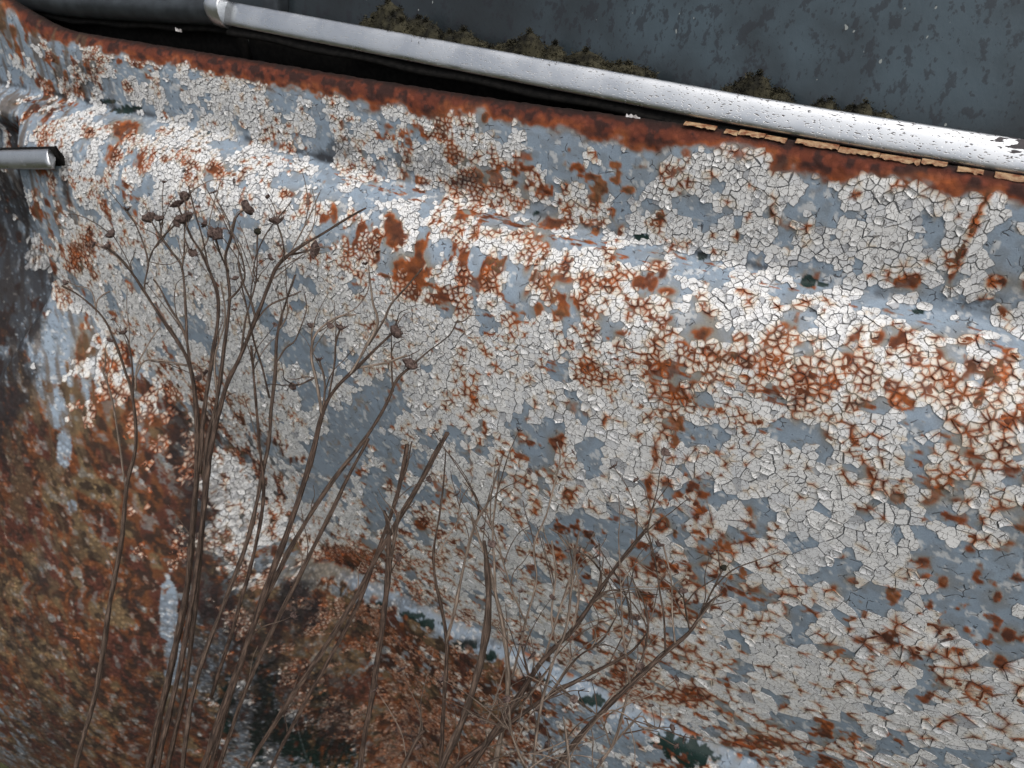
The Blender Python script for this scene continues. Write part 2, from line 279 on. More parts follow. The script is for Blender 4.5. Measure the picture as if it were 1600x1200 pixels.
# ------------------------------------------------------------------ dead stalks: centre lines and radii, metres
PLANTS = [
 ("thin dead stalk nearest the rusty wing, with sparse curled twigs", [
  ("s", [(-.2052,-.4266,-1.1810,.0032), (-.2051,-.4166,-1.1107,.0031), (-.2045,-.3786,-.8738,.0031), (-.2037,-.3412,-.6732,.0030), (-.2029,-.3043,-.5093,.0029), (-.2019,-.2687,-.3822,.0028), (-.2009,-.2360,-.2920,.0027), (-.2001,-.2097,-.2380,.0026), (-.1990,-.1796,-.1943,.0026), (-.2030,-.1481,-.1442,.0024), (-.2049,-.1257,-.1091,.0024), (-.2086,-.1092,-.0814,.0020), (-.2090,-.0946,-.0592,.0018), (-.2166,-.0820,-.0338,.0015), (-.2237,-.0770,-.0203,.0013), (-.2332,-.0713,-.0037,.0012), (-.2418,-.0684,.0079,.0010), (-.2558,-.0692,.0184,.0008), (-.2663,-.0716,.0237,.0010)], None),
  ("b", [(-.2458,-.0688,.0105,.0008), (-.2503,-.0648,.0156,.0006), (-.2561,-.0621,.0197,.0006), (-.2661,-.0641,.0201,.0006)], None),
  ("b", [(-.2454,-.0697,.0089,.0006), (-.2485,-.0642,.0149,.0006), (-.2481,-.0594,.0170,.0006), (-.2476,-.0555,.0174,.0006)], None),
  ("b", [(-.2162,-.0818,-.0338,.0012), (-.2201,-.0738,-.0187,.0010), (-.2253,-.0678,-.0055,.0008), (-.2284,-.0665,-.0012,.0008)], (0.0029,"cup")),
  ("b", [(-.2157,-.0792,-.0304,.0010), (-.2166,-.0732,-.0179,.0008), (-.2132,-.0659,-.0072,.0008), (-.2090,-.0594,.0017,.0006), (-.2063,-.0574,.0050,.0006)], None),
  ("b", [(-.2175,-.0758,-.0237,.0010), (-.2121,-.0709,-.0136,.0008), (-.2021,-.0680,-.0106,.0008), (-.1829,-.0625,-.0112,.0008)], None),
  ("b", [(-.2082,-.1113,-.0849,.0010), (-.2175,-.0990,-.0569,.0010), (-.2262,-.0890,-.0326,.0010), (-.2343,-.0840,-.0164,.0008)], None),
 ]),
 ("tallest thick dead stalk bundle with forked top and brown button heads", [
  ("s", [(-.1407,-.4093,-1.1810,.0041), (-.1408,-.4027,-1.1338,.0039), (-.1415,-.3636,-.8855,.0038), (-.1423,-.3253,-.6754,.0037), (-.1432,-.2877,-.5035,.0036), (-.1443,-.2515,-.3701,.0035), (-.1454,-.2184,-.2752,.0034), (-.1464,-.1918,-.2182,.0033), (-.1477,-.1574,-.1657,.0033), (-.1492,-.1307,-.1245,.0030), (-.1539,-.1110,-.0908,.0028), (-.1587,-.0939,-.0609,.0026), (-.1638,-.0816,-.0380,.0024), (-.1710,-.0707,-.0153,.0020), (-.1772,-.0658,-.0024,.0018), (-.1862,-.0635,.0087,.0018), (-.1946,-.0623,.0176,.0015), (-.2049,-.0604,.0293,.0013), (-.2126,-.0590,.0381,.0011), (-.2206,-.0585,.0456,.0009), (-.2290,-.0591,.0518,.0009)], (0.0031,"cup")),
  ("b", [(-.2058,-.0603,.0302,.0011), (-.2066,-.0577,.0358,.0011), (-.2066,-.0525,.0448,.0011), (-.2100,-.0494,.0533,.0009), (-.2159,-.0465,.0637,.0007), (-.2211,-.0455,.0707,.0007)], (0.0025,"cup")),
  ("b", [(-.2074,-.0526,.0434,.0009), (-.2029,-.0489,.0528,.0007), (-.1965,-.0452,.0606,.0007), (-.1894,-.0416,.0676,.0007)], (0.0025,"cup")),
  ("b", [(-.2122,-.0591,.0375,.0007), (-.2150,-.0590,.0512,.0005), (-.2174,-.0603,.0624,.0005)], (0.0032,"button")),
  ("s", [(-.1622,-.0851,-.0445,.0019), (-.1694,-.0734,-.0222,.0015), (-.1760,-.0658,-.0065,.0015), (-.1812,-.0595,.0059,.0013), (-.1861,-.0511,.0215,.0013), (-.1926,-.0416,.0401,.0011), (-.2006,-.0397,.0482,.0011), (-.2088,-.0384,.0558,.0009), (-.2155,-.0366,.0626,.0009)], (0.0037,"button")),
  ("b", [(-.1898,-.0443,.0412,.0009), (-.1923,-.0373,.0504,.0007), (-.1966,-.0297,.0621,.0007)], (0.0049,"button")),
  ("b", [(-.1921,-.0354,.0568,.0007), (-.1866,-.0386,.0539,.0007), (-.1816,-.0407,.0528,.0007)], (0.0030,"cup")),
  ("b", [(-.2036,-.0414,.0574,.0007), (-.2048,-.0393,.0633,.0007), (-.2049,-.0388,.0658,.0007)], (0.0032,"cup")),
  ("b", [(-.1724,-.0694,-.0121,.0013), (-.1827,-.0587,.0072,.0013), (-.1968,-.0539,.0207,.0011), (-.2057,-.0502,.0283,.0009), (-.2122,-.0482,.0311,.0007)], None),
  ("s", [(-.1570,-.0930,-.0609,.0022), (-.1624,-.0761,-.0318,.0019), (-.1651,-.0581,-.0030,.0017), (-.1675,-.0463,.0158,.0017), (-.1708,-.0394,.0283,.0016), (-.1766,-.0359,.0375,.0015), (-.1844,-.0325,.0482,.0013), (-.1913,-.0311,.0552,.0011), (-.1984,-.0280,.0649,.0009), (-.2024,-.0260,.0703,.0007)], (0.0045,"disc")),
  ("b", [(-.1919,-.0323,.0614,.0007), (-.1981,-.0250,.0696,.0007), (-.2034,-.0200,.0733,.0007)], (0.0033,"disc")),
  ("b", [(-.1765,-.0369,.0412,.0009), (-.1813,-.0320,.0547,.0007), (-.1883,-.0268,.0705,.0007), (-.1937,-.0229,.0830,.0007)], None),
  ("b", [(-.1818,-.0338,.0506,.0007), (-.1803,-.0290,.0568,.0007), (-.1816,-.0233,.0667,.0005), (-.1802,-.0115,.0839,.0005)], None),
 ]),
 ("upright dead stalk with a dark split seed head, in the middle of the tall bundle", [
  ("s", [(-.1234,-.4028,-1.1810,.0028), (-.1236,-.3891,-1.0828,.0027), (-.1243,-.3518,-.8457,.0026), (-.1252,-.3153,-.6450,.0026), (-.1263,-.2796,-.4809,.0025), (-.1275,-.2452,-.3535,.0024), (-.1287,-.2137,-.2628,.0024), (-.1298,-.1885,-.2084,.0023), (-.1310,-.1616,-.1670,.0023), (-.1364,-.1332,-.1198,.0022), (-.1434,-.1067,-.0736,.0020), (-.1497,-.0890,-.0412,.0020), (-.1500,-.0725,-.0157,.0018), (-.1527,-.0576,.0094,.0016), (-.1553,-.0449,.0312,.0016), (-.1591,-.0391,.0435,.0014), (-.1622,-.0349,.0526,.0012), (-.1616,-.0291,.0611,.0012), (-.1617,-.0229,.0708,.0011)], None),
  ("b", [(-.1617,-.0239,.0693,.0009), (-.1616,-.0194,.0718,.0009), (-.1617,-.0162,.0724,.0009)], (0.0046,"button")),
  ("b", [(-.1589,-.0378,.0453,.0011), (-.1600,-.0391,.0550,.0010), (-.1605,-.0396,.0657,.0010)], (0.0041,"split")),
  ("b", [(-.1610,-.0288,.0611,.0007), (-.1653,-.0251,.0690,.0005), (-.1720,-.0229,.0769,.0005)], None),
  ("b", [(-.1559,-.0453,.0312,.0011), (-.1510,-.0410,.0365,.0009), (-.1483,-.0369,.0432,.0007), (-.1497,-.0342,.0515,.0007), (-.1545,-.0324,.0611,.0007)], None),
  ("b", [(-.1496,-.0733,-.0173,.0011), (-.1579,-.0617,.0015,.0009), (-.1595,-.0473,.0187,.0009), (-.1684,-.0370,.0360,.0007)], None),
 ]),
 ("leaning dead stalk with a long bare twig across the pale shoulder", [
  ("s", [(-.1244,-.4155,-1.1810,.0032), (-.1244,-.4092,-1.1359,.0031), (-.1249,-.3693,-.8817,.0030), (-.1255,-.3301,-.6665,.0029), (-.1262,-.2917,-.4906,.0028), (-.1270,-.2547,-.3540,.0028), (-.1279,-.2209,-.2568,.0027), (-.1286,-.1937,-.1985,.0026), (-.1296,-.1586,-.1446,.0026), (-.1327,-.1300,-.0986,.0024), (-.1365,-.1110,-.0664,.0023), (-.1401,-.0923,-.0347,.0023), (-.1398,-.0740,-.0066,.0021), (-.1363,-.0621,.0088,.0019), (-.1338,-.0508,.0240,.0019), (-.1317,-.0428,.0347,.0017), (-.1305,-.0354,.0452,.0016), (-.1283,-.0287,.0536,.0016), (-.1199,-.0189,.0616,.0014), (-.1094,-.0088,.0685,.0010), (-.0985,-.0019,.0762,.0009), (-.0904,.0034,.0814,.0007)], None),
  ("b", [(-.1279,-.0286,.0536,.0010), (-.1245,-.0272,.0599,.0010), (-.1251,-.0263,.0691,.0008), (-.1260,-.0268,.0764,.0008)], (0.0042,"cup")),
  ("b", [(-.1334,-.0201,.0714,.0007), (-.1350,-.0161,.0747,.0007), (-.1342,-.0114,.0767,.0007)], None),
  ("b", [(-.1235,-.0234,.0578,.0010), (-.1208,-.0163,.0573,.0010), (-.1180,-.0137,.0580,.0010)], (0.0042,"button")),
  ("b", [(-.1330,-.0484,.0271,.0010), (-.1360,-.0464,.0373,.0009), (-.1401,-.0451,.0473,.0009), (-.1429,-.0432,.0572,.0009)], None),
  ("b", [(-.1332,-.0495,.0256,.0010), (-.1306,-.0396,.0321,.0009), (-.1260,-.0316,.0342,.0009), (-.1212,-.0235,.0360,.0007)], None),
  ("b", [(-.1360,-.0619,.0088,.0011), (-.1400,-.0493,.0255,.0009), (-.1415,-.0354,.0423,.0007), (-.1484,-.0215,.0637,.0007)], (0.0023,"moss")),
  ("b", [(-.1360,-.0384,.0452,.0007), (-.1370,-.0391,.0530,.0007), (-.1327,-.0317,.0688,.0007), (-.1211,-.0189,.0869,.0005)], None),
  ("b", [(-.1244,-.0239,.0578,.0007), (-.1217,-.0106,.0710,.0007), (-.1203,.0023,.0848,.0005)], None),
 ]),
 ("slim dead stalk with a sharp dark fork, right of the tall bundle", [
  ("s", [(-.0964,-.3956,-1.1810,.0027), (-.0971,-.3810,-1.0744,.0027), (-.0994,-.3445,-.8372,.0026), (-.1021,-.3090,-.6364,.0025), (-.1053,-.2743,-.4720,.0024), (-.1089,-.2411,-.3443,.0024), (-.1126,-.2109,-.2533,.0023), (-.1159,-.1867,-.1985,.0022), (-.1198,-.1598,-.1546,.0022), (-.1155,-.1312,-.1149,.0020), (-.1116,-.1077,-.0824,.0020), (-.1116,-.0930,-.0600,.0018), (-.1127,-.0771,-.0347,.0018), (-.1154,-.0664,-.0159,.0018), (-.1180,-.0558,.0026,.0016), (-.1211,-.0457,.0210,.0012), (-.1205,-.0356,.0362,.0010), (-.1191,-.0271,.0482,.0009)], None),
  ("b", [(-.1176,-.0641,-.0103,.0011), (-.1224,-.0601,.0059,.0010), (-.1278,-.0572,.0212,.0010), (-.1325,-.0531,.0377,.0009), (-.1357,-.0504,.0510,.0007)], None),
  ("b", [(-.1187,-.0543,.0057,.0009), (-.1159,-.0478,.0134,.0009), (-.1118,-.0425,.0179,.0007), (-.1103,-.0328,.0316,.0007), (-.1127,-.0293,.0391,.0007)], None),
  ("b", [(-.1209,-.0446,.0225,.0007), (-.1184,-.0410,.0275,.0007), (-.1176,-.0371,.0345,.0007)], None),
  ("s", [(-.1102,-.1589,-.1613,.0018), (-.1073,-.1293,-.1177,.0018), (-.1061,-.1056,-.0815,.0016), (-.1081,-.0905,-.0555,.0014), (-.1159,-.0790,-.0300,.0012), (-.1243,-.0661,-.0018,.0011), (-.1300,-.0580,.0169,.0009)], None),
 ]),
 ("stout dark stalk with curled flower heads, left of the broken tops", [
  ("s", [(-.1149,-.4150,-1.1810,.0039), (-.1140,-.3962,-1.0500,.0038), (-.1115,-.3578,-.8131,.0037), (-.1084,-.3199,-.6127,.0036), (-.1049,-.2824,-.4490,.0035), (-.1009,-.2461,-.3221,.0034), (-.0968,-.2127,-.2322,.0033), (-.0931,-.1859,-.1787,.0032), (-.0884,-.1535,-.1333,.0032), (-.0847,-.1267,-.0953,.0030), (-.0810,-.1035,-.0627,.0029), (-.0781,-.0802,-.0291,.0027), (-.0782,-.0658,-.0066,.0024), (-.0754,-.0570,.0047,.0017), (-.0671,-.0449,.0165,.0015), (-.0615,-.0373,.0235,.0012), (-.0555,-.0291,.0311,.0010)], (0.0040,"split")),
  ("b", [(-.0784,-.0655,-.0060,.0015), (-.0844,-.0594,.0101,.0013), (-.0885,-.0558,.0208,.0013), (-.0892,-.0513,.0299,.0012), (-.0858,-.0464,.0361,.0010), (-.0792,-.0407,.0408,.0008), (-.0715,-.0366,.0420,.0007)], None),
  ("b", [(-.0899,-.0530,.0235,.0008), (-.0938,-.0483,.0268,.0008), (-.0974,-.0433,.0301,.0008)], (0.0027,"cup")),
  ("b", [(-.0772,-.0610,-.0001,.0010), (-.0775,-.0516,.0179,.0010), (-.0785,-.0471,.0289,.0008), (-.0773,-.0442,.0355,.0008)], (0.0033,"cup")),
  ("b", [(-.0703,-.0497,.0118,.0012), (-.0649,-.0406,.0256,.0012), (-.0608,-.0330,.0383,.0010), (-.0644,-.0307,.0493,.0008), (-.0689,-.0256,.0659,.0006)], None),
  ("b", [(-.0650,-.0377,.0259,.0010), (-.0615,-.0268,.0367,.0008), (-.0602,-.0190,.0446,.0007), (-.0464,-.0104,.0628,.0007)], None),
  ("b", [(-.0669,-.0453,.0156,.0010), (-.0555,-.0379,.0182,.0010), (-.0494,-.0336,.0205,.0010), (-.0457,-.0310,.0222,.0008)], None),
  ("b", [(-.0782,-.0643,-.0042,.0010), (-.0825,-.0554,.0061,.0008), (-.0896,-.0493,.0145,.0009)], (0.0022,"cup")),
  ("b", [(-.0858,-.0586,.0112,.0007), (-.0895,-.0655,.0101,.0007), (-.0908,-.0695,.0114,.0007)], (0.0026,"disc")),
 ]),
 ("long straight dead stalk ending in a drooping round head", [
  ("s", [(-.1044,-.4228,-1.1810,.0028), (-.1037,-.3924,-.9906,.0027), (-.1023,-.3455,-.7377,.0027), (-.1007,-.2994,-.5310,.0026), (-.0989,-.2549,-.3706,.0025), (-.0970,-.2140,-.2567,.0024), (-.0953,-.1812,-.1886,.0024), (-.0930,-.1387,-.1260,.0023), (-.0856,-.1084,-.0859,.0023), (-.0752,-.0811,-.0529,.0021), (-.0631,-.0583,-.0281,.0019), (-.0556,-.0423,-.0098,.0016), (-.0530,-.0323,.0036,.0014), (-.0486,-.0258,.0099,.0012)], (0.0045,"button")),
  ("b", [(-.0535,-.0357,-.0013,.0009), (-.0570,-.0296,.0156,.0007), (-.0598,-.0238,.0316,.0005)], None),
  ("b", [(-.0482,-.0250,.0108,.0007), (-.0392,-.0200,.0207,.0007), (-.0275,-.0185,.0326,.0005), (-.0219,-.0173,.0433,.0005)], None),
 ]),
 ("straight dead stalk snapped off short, between the stout and crossed ones", [
  ("s", [(-.1151,-.4046,-1.1810,.0027), (-.1140,-.3861,-1.0528,.0026), (-.1113,-.3475,-.8159,.0025), (-.1080,-.3094,-.6155,.0025), (-.1041,-.2717,-.4519,.0024), (-.0997,-.2352,-.3251,.0023), (-.0952,-.2015,-.2353,.0022), (-.0912,-.1745,-.1819,.0022), (-.0859,-.1412,-.1358,.0022), (-.0778,-.1124,-.0987,.0021), (-.0709,-.0899,-.0701,.0021), (-.0642,-.0679,-.0420,.0019), (-.0593,-.0535,-.0238,.0017)], None),
 ]),
 ("pair of crossed dead stalks, the longer one snapped with a dark end", [
  ("s", [(-.1326,-.4243,-1.1810,.0026), (-.1292,-.4022,-1.0325,.0025), (-.1216,-.3618,-.7960,.0024), (-.1124,-.3215,-.5963,.0023), (-.1015,-.2814,-.4335,.0023), (-.0893,-.2421,-.3080,.0022), (-.0768,-.2059,-.2200,.0021), (-.0658,-.1767,-.1688,.0021), (-.0540,-.1473,-.1338,.0022), (-.0386,-.1125,-.0933,.0024), (-.0294,-.0857,-.0597,.0024), (-.0212,-.0648,-.0343,.0022), (-.0167,-.0519,-.0180,.0022), (-.0135,-.0438,-.0080,.0023)], None),
  ("s", [(-.1053,-.4121,-1.1810,.0021), (-.1028,-.3907,-1.0355,.0021), (-.0970,-.3510,-.7989,.0020), (-.0900,-.3116,-.5989,.0020), (-.0817,-.2724,-.4357,.0019), (-.0725,-.2341,-.3097,.0018), (-.0629,-.1989,-.2210,.0018), (-.0546,-.1705,-.1688,.0017), (-.0447,-.1391,-.1291,.0017), (-.0346,-.1092,-.0918,.0019), (-.0309,-.0856,-.0583,.0018), (-.0290,-.0700,-.0358,.0017), (-.0303,-.0566,-.0136,.0018)], None),
  ("b", [(-.0296,-.0719,-.0381,.0010), (-.0282,-.0629,-.0254,.0010), (-.0290,-.0548,-.0122,.0008)], None),
 ]),
 ("frayed dead stalk rising to the crossing of the broken pair", [
  ("s", [(.0084,-.3577,-1.1810,.0030), (.0074,-.3392,-1.0454,.0029), (.0050,-.3030,-.8081,.0028), (.0020,-.2678,-.6072,.0027), (-.0014,-.2336,-.4428,.0027), (-.0053,-.2009,-.3149,.0026), (-.0094,-.1711,-.2237,.0025), (-.0129,-.1474,-.1688,.0024), (-.0166,-.1245,-.1307,.0024), (-.0208,-.1026,-.0933,.0025), (-.0250,-.0891,-.0688,.0029), (-.0299,-.0802,-.0507,.0022), (-.0333,-.0778,-.0441,.0015)], None),
  ("b", [(-.0241,-.0886,-.0688,.0015), (-.0241,-.0814,-.0514,.0015), (-.0232,-.0777,-.0401,.0013)], None),
 ]),
 ("slender forked dead stalk standing before the lower swage line", [
  ("s", [(.0771,-.3276,-1.1810,.0023), (.0747,-.3087,-1.0375,.0022), (.0692,-.2741,-.8001,.0022), (.0626,-.2409,-.5989,.0021), (.0547,-.2089,-.4342,.0020), (.0459,-.1788,-.3060,.0020), (.0368,-.1516,-.2143,.0019), (.0287,-.1302,-.1589,.0019), (.0219,-.1137,-.1277,.0018), (.0161,-.0991,-.1001,.0017), (.0090,-.0914,-.0820,.0015), (.0026,-.0863,-.0685,.0013), (-.0014,-.0800,-.0552,.0011), (-.0032,-.0696,-.0375,.0008), (-.0077,-.0547,-.0099,.0006)], None),
  ("b", [(.0154,-.0985,-.0986,.0015), (.0159,-.0864,-.0756,.0015), (.0155,-.0761,-.0545,.0013), (.0169,-.0669,-.0368,.0013), (.0207,-.0604,-.0250,.0010), (.0220,-.0495,-.0042,.0006)], None),
  ("b", [(.0005,-.0808,-.0581,.0008), (.0014,-.0695,-.0516,.0007), (.0024,-.0581,-.0450,.0007)], None),
  ("b", [(.0145,-.0632,-.0428,.0008), (.0151,-.0617,-.0310,.0008), (.0136,-.0630,-.0218,.0006)], None),
  ("b", [(.0060,-.0702,-.0463,.0005), (.0029,-.0610,-.0375,.0005), (-.0007,-.0535,-.0310,.0005)], None),
 ]),
 ("thick dark blurred stalk in front, beside the slender forked one", [
  ("s", [(.0166,-.3872,-1.1810,.0037), (.0185,-.3587,-.9810,.0036), (.0218,-.3205,-.7441,.0035), (.0257,-.2828,-.5437,.0034), (.0304,-.2457,-.3799,.0033), (.0356,-.2098,-.2530,.0032), (.0410,-.1768,-.1630,.0031), (.0458,-.1503,-.1094,.0030), (.0494,-.1317,-.0830,.0029), (.0491,-.1157,-.0570,.0029), (.0463,-.1056,-.0382,.0026), (.0414,-.0985,-.0223,.0020), (.0381,-.0947,-.0131,.0011)], None),
 ]),
 ("dead stalk with paired pale twigs over the rust below the flank", [
  ("s", [(.0798,-.3314,-1.1810,.0026), (.0786,-.3104,-1.0261,.0026), (.0760,-.2745,-.7888,.0025), (.0727,-.2396,-.5878,.0024), (.0689,-.2058,-.4233,.0024), (.0647,-.1735,-.2954,.0023), (.0603,-.1442,-.2041,.0022), (.0564,-.1208,-.1490,.0022), (.0525,-.0994,-.1125,.0021), (.0438,-.0870,-.0856,.0019), (.0353,-.0804,-.0679,.0016), (.0278,-.0753,-.0533,.0013), (.0208,-.0718,-.0418,.0010), (.0144,-.0680,-.0303,.0006)], None),
  ("b", [(.0353,-.0804,-.0679,.0011), (.0310,-.0743,-.0525,.0010), (.0269,-.0682,-.0373,.0008), (.0242,-.0598,-.0195,.0006)], None),
  ("b", [(.0528,-.0953,-.1065,.0013), (.0513,-.0777,-.0812,.0013), (.0500,-.0648,-.0635,.0011), (.0442,-.0564,-.0487,.0010), (.0453,-.0450,-.0355,.0008), (.0440,-.0295,-.0136,.0008), (.0397,-.0249,-.0061,.0006)], None),
  ("b", [(.0522,-.0795,-.0812,.0008), (.0418,-.0755,-.0643,.0008), (.0305,-.0695,-.0434,.0008), (.0220,-.0658,-.0285,.0006)], None),
  ("b", [(.0471,-.1121,-.1276,.0010), (.0470,-.0950,-.1111,.0008), (.0457,-.0824,-.1006,.0008)], None),
 ]),
 ("bushy dead stalk leaning right with many bare side twigs", [
  ("s", [(-.0233,-.3888,-1.1810,.0031), (-.0186,-.3607,-.9922,.0030), (-.0101,-.3203,-.7558,.0029), (.0001,-.2800,-.5560,.0028), (.0122,-.2398,-.3934,.0027), (.0256,-.2006,-.2680,.0027), (.0395,-.1644,-.1802,.0026), (.0516,-.1352,-.1292,.0025), (.0620,-.1118,-.1015,.0025), (.0697,-.0939,-.0800,.0022), (.0783,-.0811,-.0672,.0020), (.0844,-.0671,-.0503,.0017), (.0883,-.0588,-.0406,.0014), (.0922,-.0506,-.0309,.0011), (.0964,-.0431,-.0227,.0008)], None),
  ("b", [(.0783,-.0811,-.0672,.0012), (.0766,-.0720,-.0521,.0011), (.0721,-.0671,-.0413,.0009), (.0676,-.0623,-.0306,.0008)], None),
  ("b", [(.0844,-.0671,-.0503,.0009), (.0838,-.0638,-.0403,.0009), (.0771,-.0648,-.0319,.0008), (.0731,-.0673,-.0281,.0007)], (0.0027,"disc")),
  ("b", [(.0883,-.0588,-.0406,.0009), (.0931,-.0486,-.0324,.0008), (.0959,-.0395,-.0241,.0006), (.0954,-.0321,-.0159,.0006)], None),
  ("b", [(.0736,-.0882,-.0743,.0012), (.0672,-.0818,-.0613,.0011), (.0638,-.0720,-.0456,.0009), (.0576,-.0648,-.0313,.0008)], None),
  ("b", [(.0697,-.0939,-.0800,.0011), (.0699,-.0785,-.0586,.0009), (.0695,-.0653,-.0401,.0008), (.0585,-.0614,-.0273,.0006)], None),
  ("b", [(.0819,-.0720,-.0559,.0009), (.0871,-.0659,-.0500,.0008), (.0948,-.0611,-.0482,.0006)], None),
 ]),
 ("spreading dead stalk at the bottom with upright twigs along its arm", [
  ("s", [(-.0050,-.3811,-1.1810,.0028), (.0014,-.3504,-.9781,.0027), (.0121,-.3093,-.7419,.0027), (.0251,-.2682,-.5425,.0026), (.0404,-.2271,-.3804,.0025), (.0575,-.1868,-.2558,.0024), (.0750,-.1496,-.1691,.0024), (.0902,-.1198,-.1193,.0023), (.1008,-.1004,-.0979,.0023), (.1119,-.0835,-.0810,.0021), (.1214,-.0704,-.0684,.0018), (.1282,-.0614,-.0601,.0015), (.1310,-.0547,-.0519,.0012), (.1332,-.0500,-.0464,.0009), (.1369,-.0459,-.0431,.0007)], None),
  ("b", [(.1214,-.0704,-.0684,.0009), (.1171,-.0653,-.0532,.0009), (.1113,-.0613,-.0382,.0007), (.1044,-.0564,-.0209,.0006), (.0996,-.0547,-.0104,.0006)], None),
  ("b", [(.1246,-.0669,-.0657,.0009), (.1183,-.0592,-.0500,.0007), (.1136,-.0524,-.0373,.0006), (.1061,-.0472,-.0245,.0006)], None),
  ("b", [(.1288,-.0607,-.0596,.0007), (.1251,-.0605,-.0466,.0007), (.1223,-.0606,-.0347,.0006)], (0.0022,"disc")),
  ("b", [(.1110,-.0849,-.0824,.0011), (.1025,-.0763,-.0642,.0009), (.0954,-.0670,-.0461,.0007), (.0900,-.0586,-.0309,.0006)], None),
  ("b", [(.1137,-.0808,-.0782,.0008), (.1110,-.0689,-.0601,.0008), (.1067,-.0624,-.0490,.0006)], None),
  ("b", [(.1313,-.0537,-.0505,.0006), (.1331,-.0478,-.0397,.0006), (.1346,-.0430,-.0305,.0006)], (0.0019,"moss")),
  ("b", [(.1008,-.1004,-.0979,.0011), (.1050,-.0886,-.0899,.0009), (.1101,-.0810,-.0894,.0009)], None),
 ]),
 ("low grey dead stalk creeping right from the bottom edge", [
  ("s", [(-.0998,-.4187,-1.1810,.0025), (-.0904,-.3876,-.9820,.0024), (-.0745,-.3448,-.7464,.0024), (-.0551,-.3017,-.5480,.0023), (-.0324,-.2583,-.3873,.0022), (-.0072,-.2157,-.2649,.0022), (.0186,-.1763,-.1813,.0021), (.0407,-.1450,-.1351,.0020), (.0553,-.1257,-.1175,.0020), (.0702,-.1073,-.1015,.0019), (.0860,-.0912,-.0900,.0017), (.0976,-.0803,-.0828,.0014), (.1054,-.0724,-.0771,.0011), (.1097,-.0646,-.0686,.0008)], None),
  ("b", [(.0768,-.1000,-.0957,.0011), (.0838,-.0878,-.0778,.0009), (.0926,-.0793,-.0673,.0008), (.0965,-.0719,-.0541,.0006)], None),
  ("b", [(.0976,-.0803,-.0828,.0008), (.0999,-.0724,-.0707,.0006), (.1008,-.0654,-.0587,.0006), (.0949,-.0589,-.0413,.0006)], None),
  ("b", [(.0702,-.1073,-.1015,.0011), (.0646,-.0998,-.0917,.0009), (.0567,-.0926,-.0804,.0008)], (0.0025,"disc")),
 ]),
 ("bleached bare twig bending in front of the leaning stalks", [
  ("s", [(.1213,-.3365,-1.1810,.0015), (.1189,-.3114,-.9911,.0014), (.1147,-.2766,-.7537,.0014), (.1096,-.2431,-.5525,.0013), (.1036,-.2109,-.3877,.0013), (.0968,-.1804,-.2595,.0013), (.0898,-.1529,-.1678,.0012), (.0836,-.1311,-.1122,.0012), (.0794,-.1177,-.0871,.0012), (.0786,-.1044,-.0652,.0010), (.0801,-.0935,-.0489,.0010), (.0777,-.0849,-.0329,.0009), (.0754,-.0780,-.0197,.0007), (.0743,-.0722,-.0092,.0006)], None),
  ("b", [(.0789,-.1025,-.0624,.0007), (.0765,-.1108,-.0707,.0006), (.0723,-.1196,-.0784,.0004)], None),
  ("b", [(.0796,-.1132,-.0802,.0007), (.0834,-.1017,-.0702,.0006), (.0855,-.0920,-.0614,.0006)], None),
 ]),
 ("bleached twig spray sprouting at the bottom edge near the middle", [
  ("s", [(.2193,-.2862,-1.1810,.0014), (.2104,-.2636,-.9819,.0014), (.1953,-.2352,-.7440,.0013), (.1770,-.2095,-.5425,.0013), (.1554,-.1864,-.3775,.0013), (.1313,-.1662,-.2493,.0012), (.1064,-.1495,-.1581,.0012), (.0844,-.1373,-.1036,.0012), (.0786,-.1346,-.0940,.0012), (.0730,-.1318,-.0845,.0010), (.0699,-.1285,-.0764,.0007)], None),
  ("b", [(.0756,-.1329,-.0886,.0007), (.0711,-.1312,-.0844,.0007), (.0664,-.1317,-.0838,.0006)], None),
  ("b", [(.0786,-.1346,-.0940,.0007), (.0836,-.1278,-.0978,.0007), (.0881,-.1209,-.1010,.0006)], None),
  ("b", [(.0829,-.1365,-.1009,.0007), (.0873,-.1271,-.1012,.0007), (.0884,-.1213,-.1044,.0006)], None),
 ]),
 ("short bleached twig pair at the bottom edge, below the bare blue strip", [
  ("s", [(.1796,-.3117,-1.1810,.0012), (.1745,-.2871,-.9841,.0012), (.1657,-.2549,-.7464,.0012), (.1550,-.2245,-.5450,.0011), (.1425,-.1959,-.3799,.0011), (.1284,-.1695,-.2514,.0011), (.1138,-.1462,-.1594,.0010), (.1009,-.1282,-.1036,.0010), (.0948,-.1205,-.0859,.0009), (.0913,-.1174,-.0777,.0006)], None),
  ("b", [(.0985,-.1252,-.0968,.0007), (.1003,-.1181,-.0903,.0006), (.1088,-.1037,-.0784,.0006), (.1266,-.0987,-.0896,.0004)], None),
 ]),
 ("short broken stub with a pale torn tip, at the bottom edge", [
  ("s", [(.0016,-.3861,-1.1810,.0021), (.0028,-.3613,-1.0060,.0021), (.0052,-.3232,-.7690,.0020), (.0080,-.2858,-.5685,.0020), (.0114,-.2489,-.4046,.0019), (.0151,-.2133,-.2776,.0018), (.0190,-.1805,-.1874,.0018), (.0224,-.1542,-.1336,.0017), (.0236,-.1461,-.1218,.0016), (.0258,-.1402,-.1145,.0013), (.0272,-.1380,-.1122,.0011)], None),
  ("b", [(.0261,-.1400,-.1145,.0006), (.0251,-.1364,-.1152,.0006), (.0224,-.1343,-.1166,.0005)], None),
 ]),
 ("arching pale twig low in the right of the stalks", [
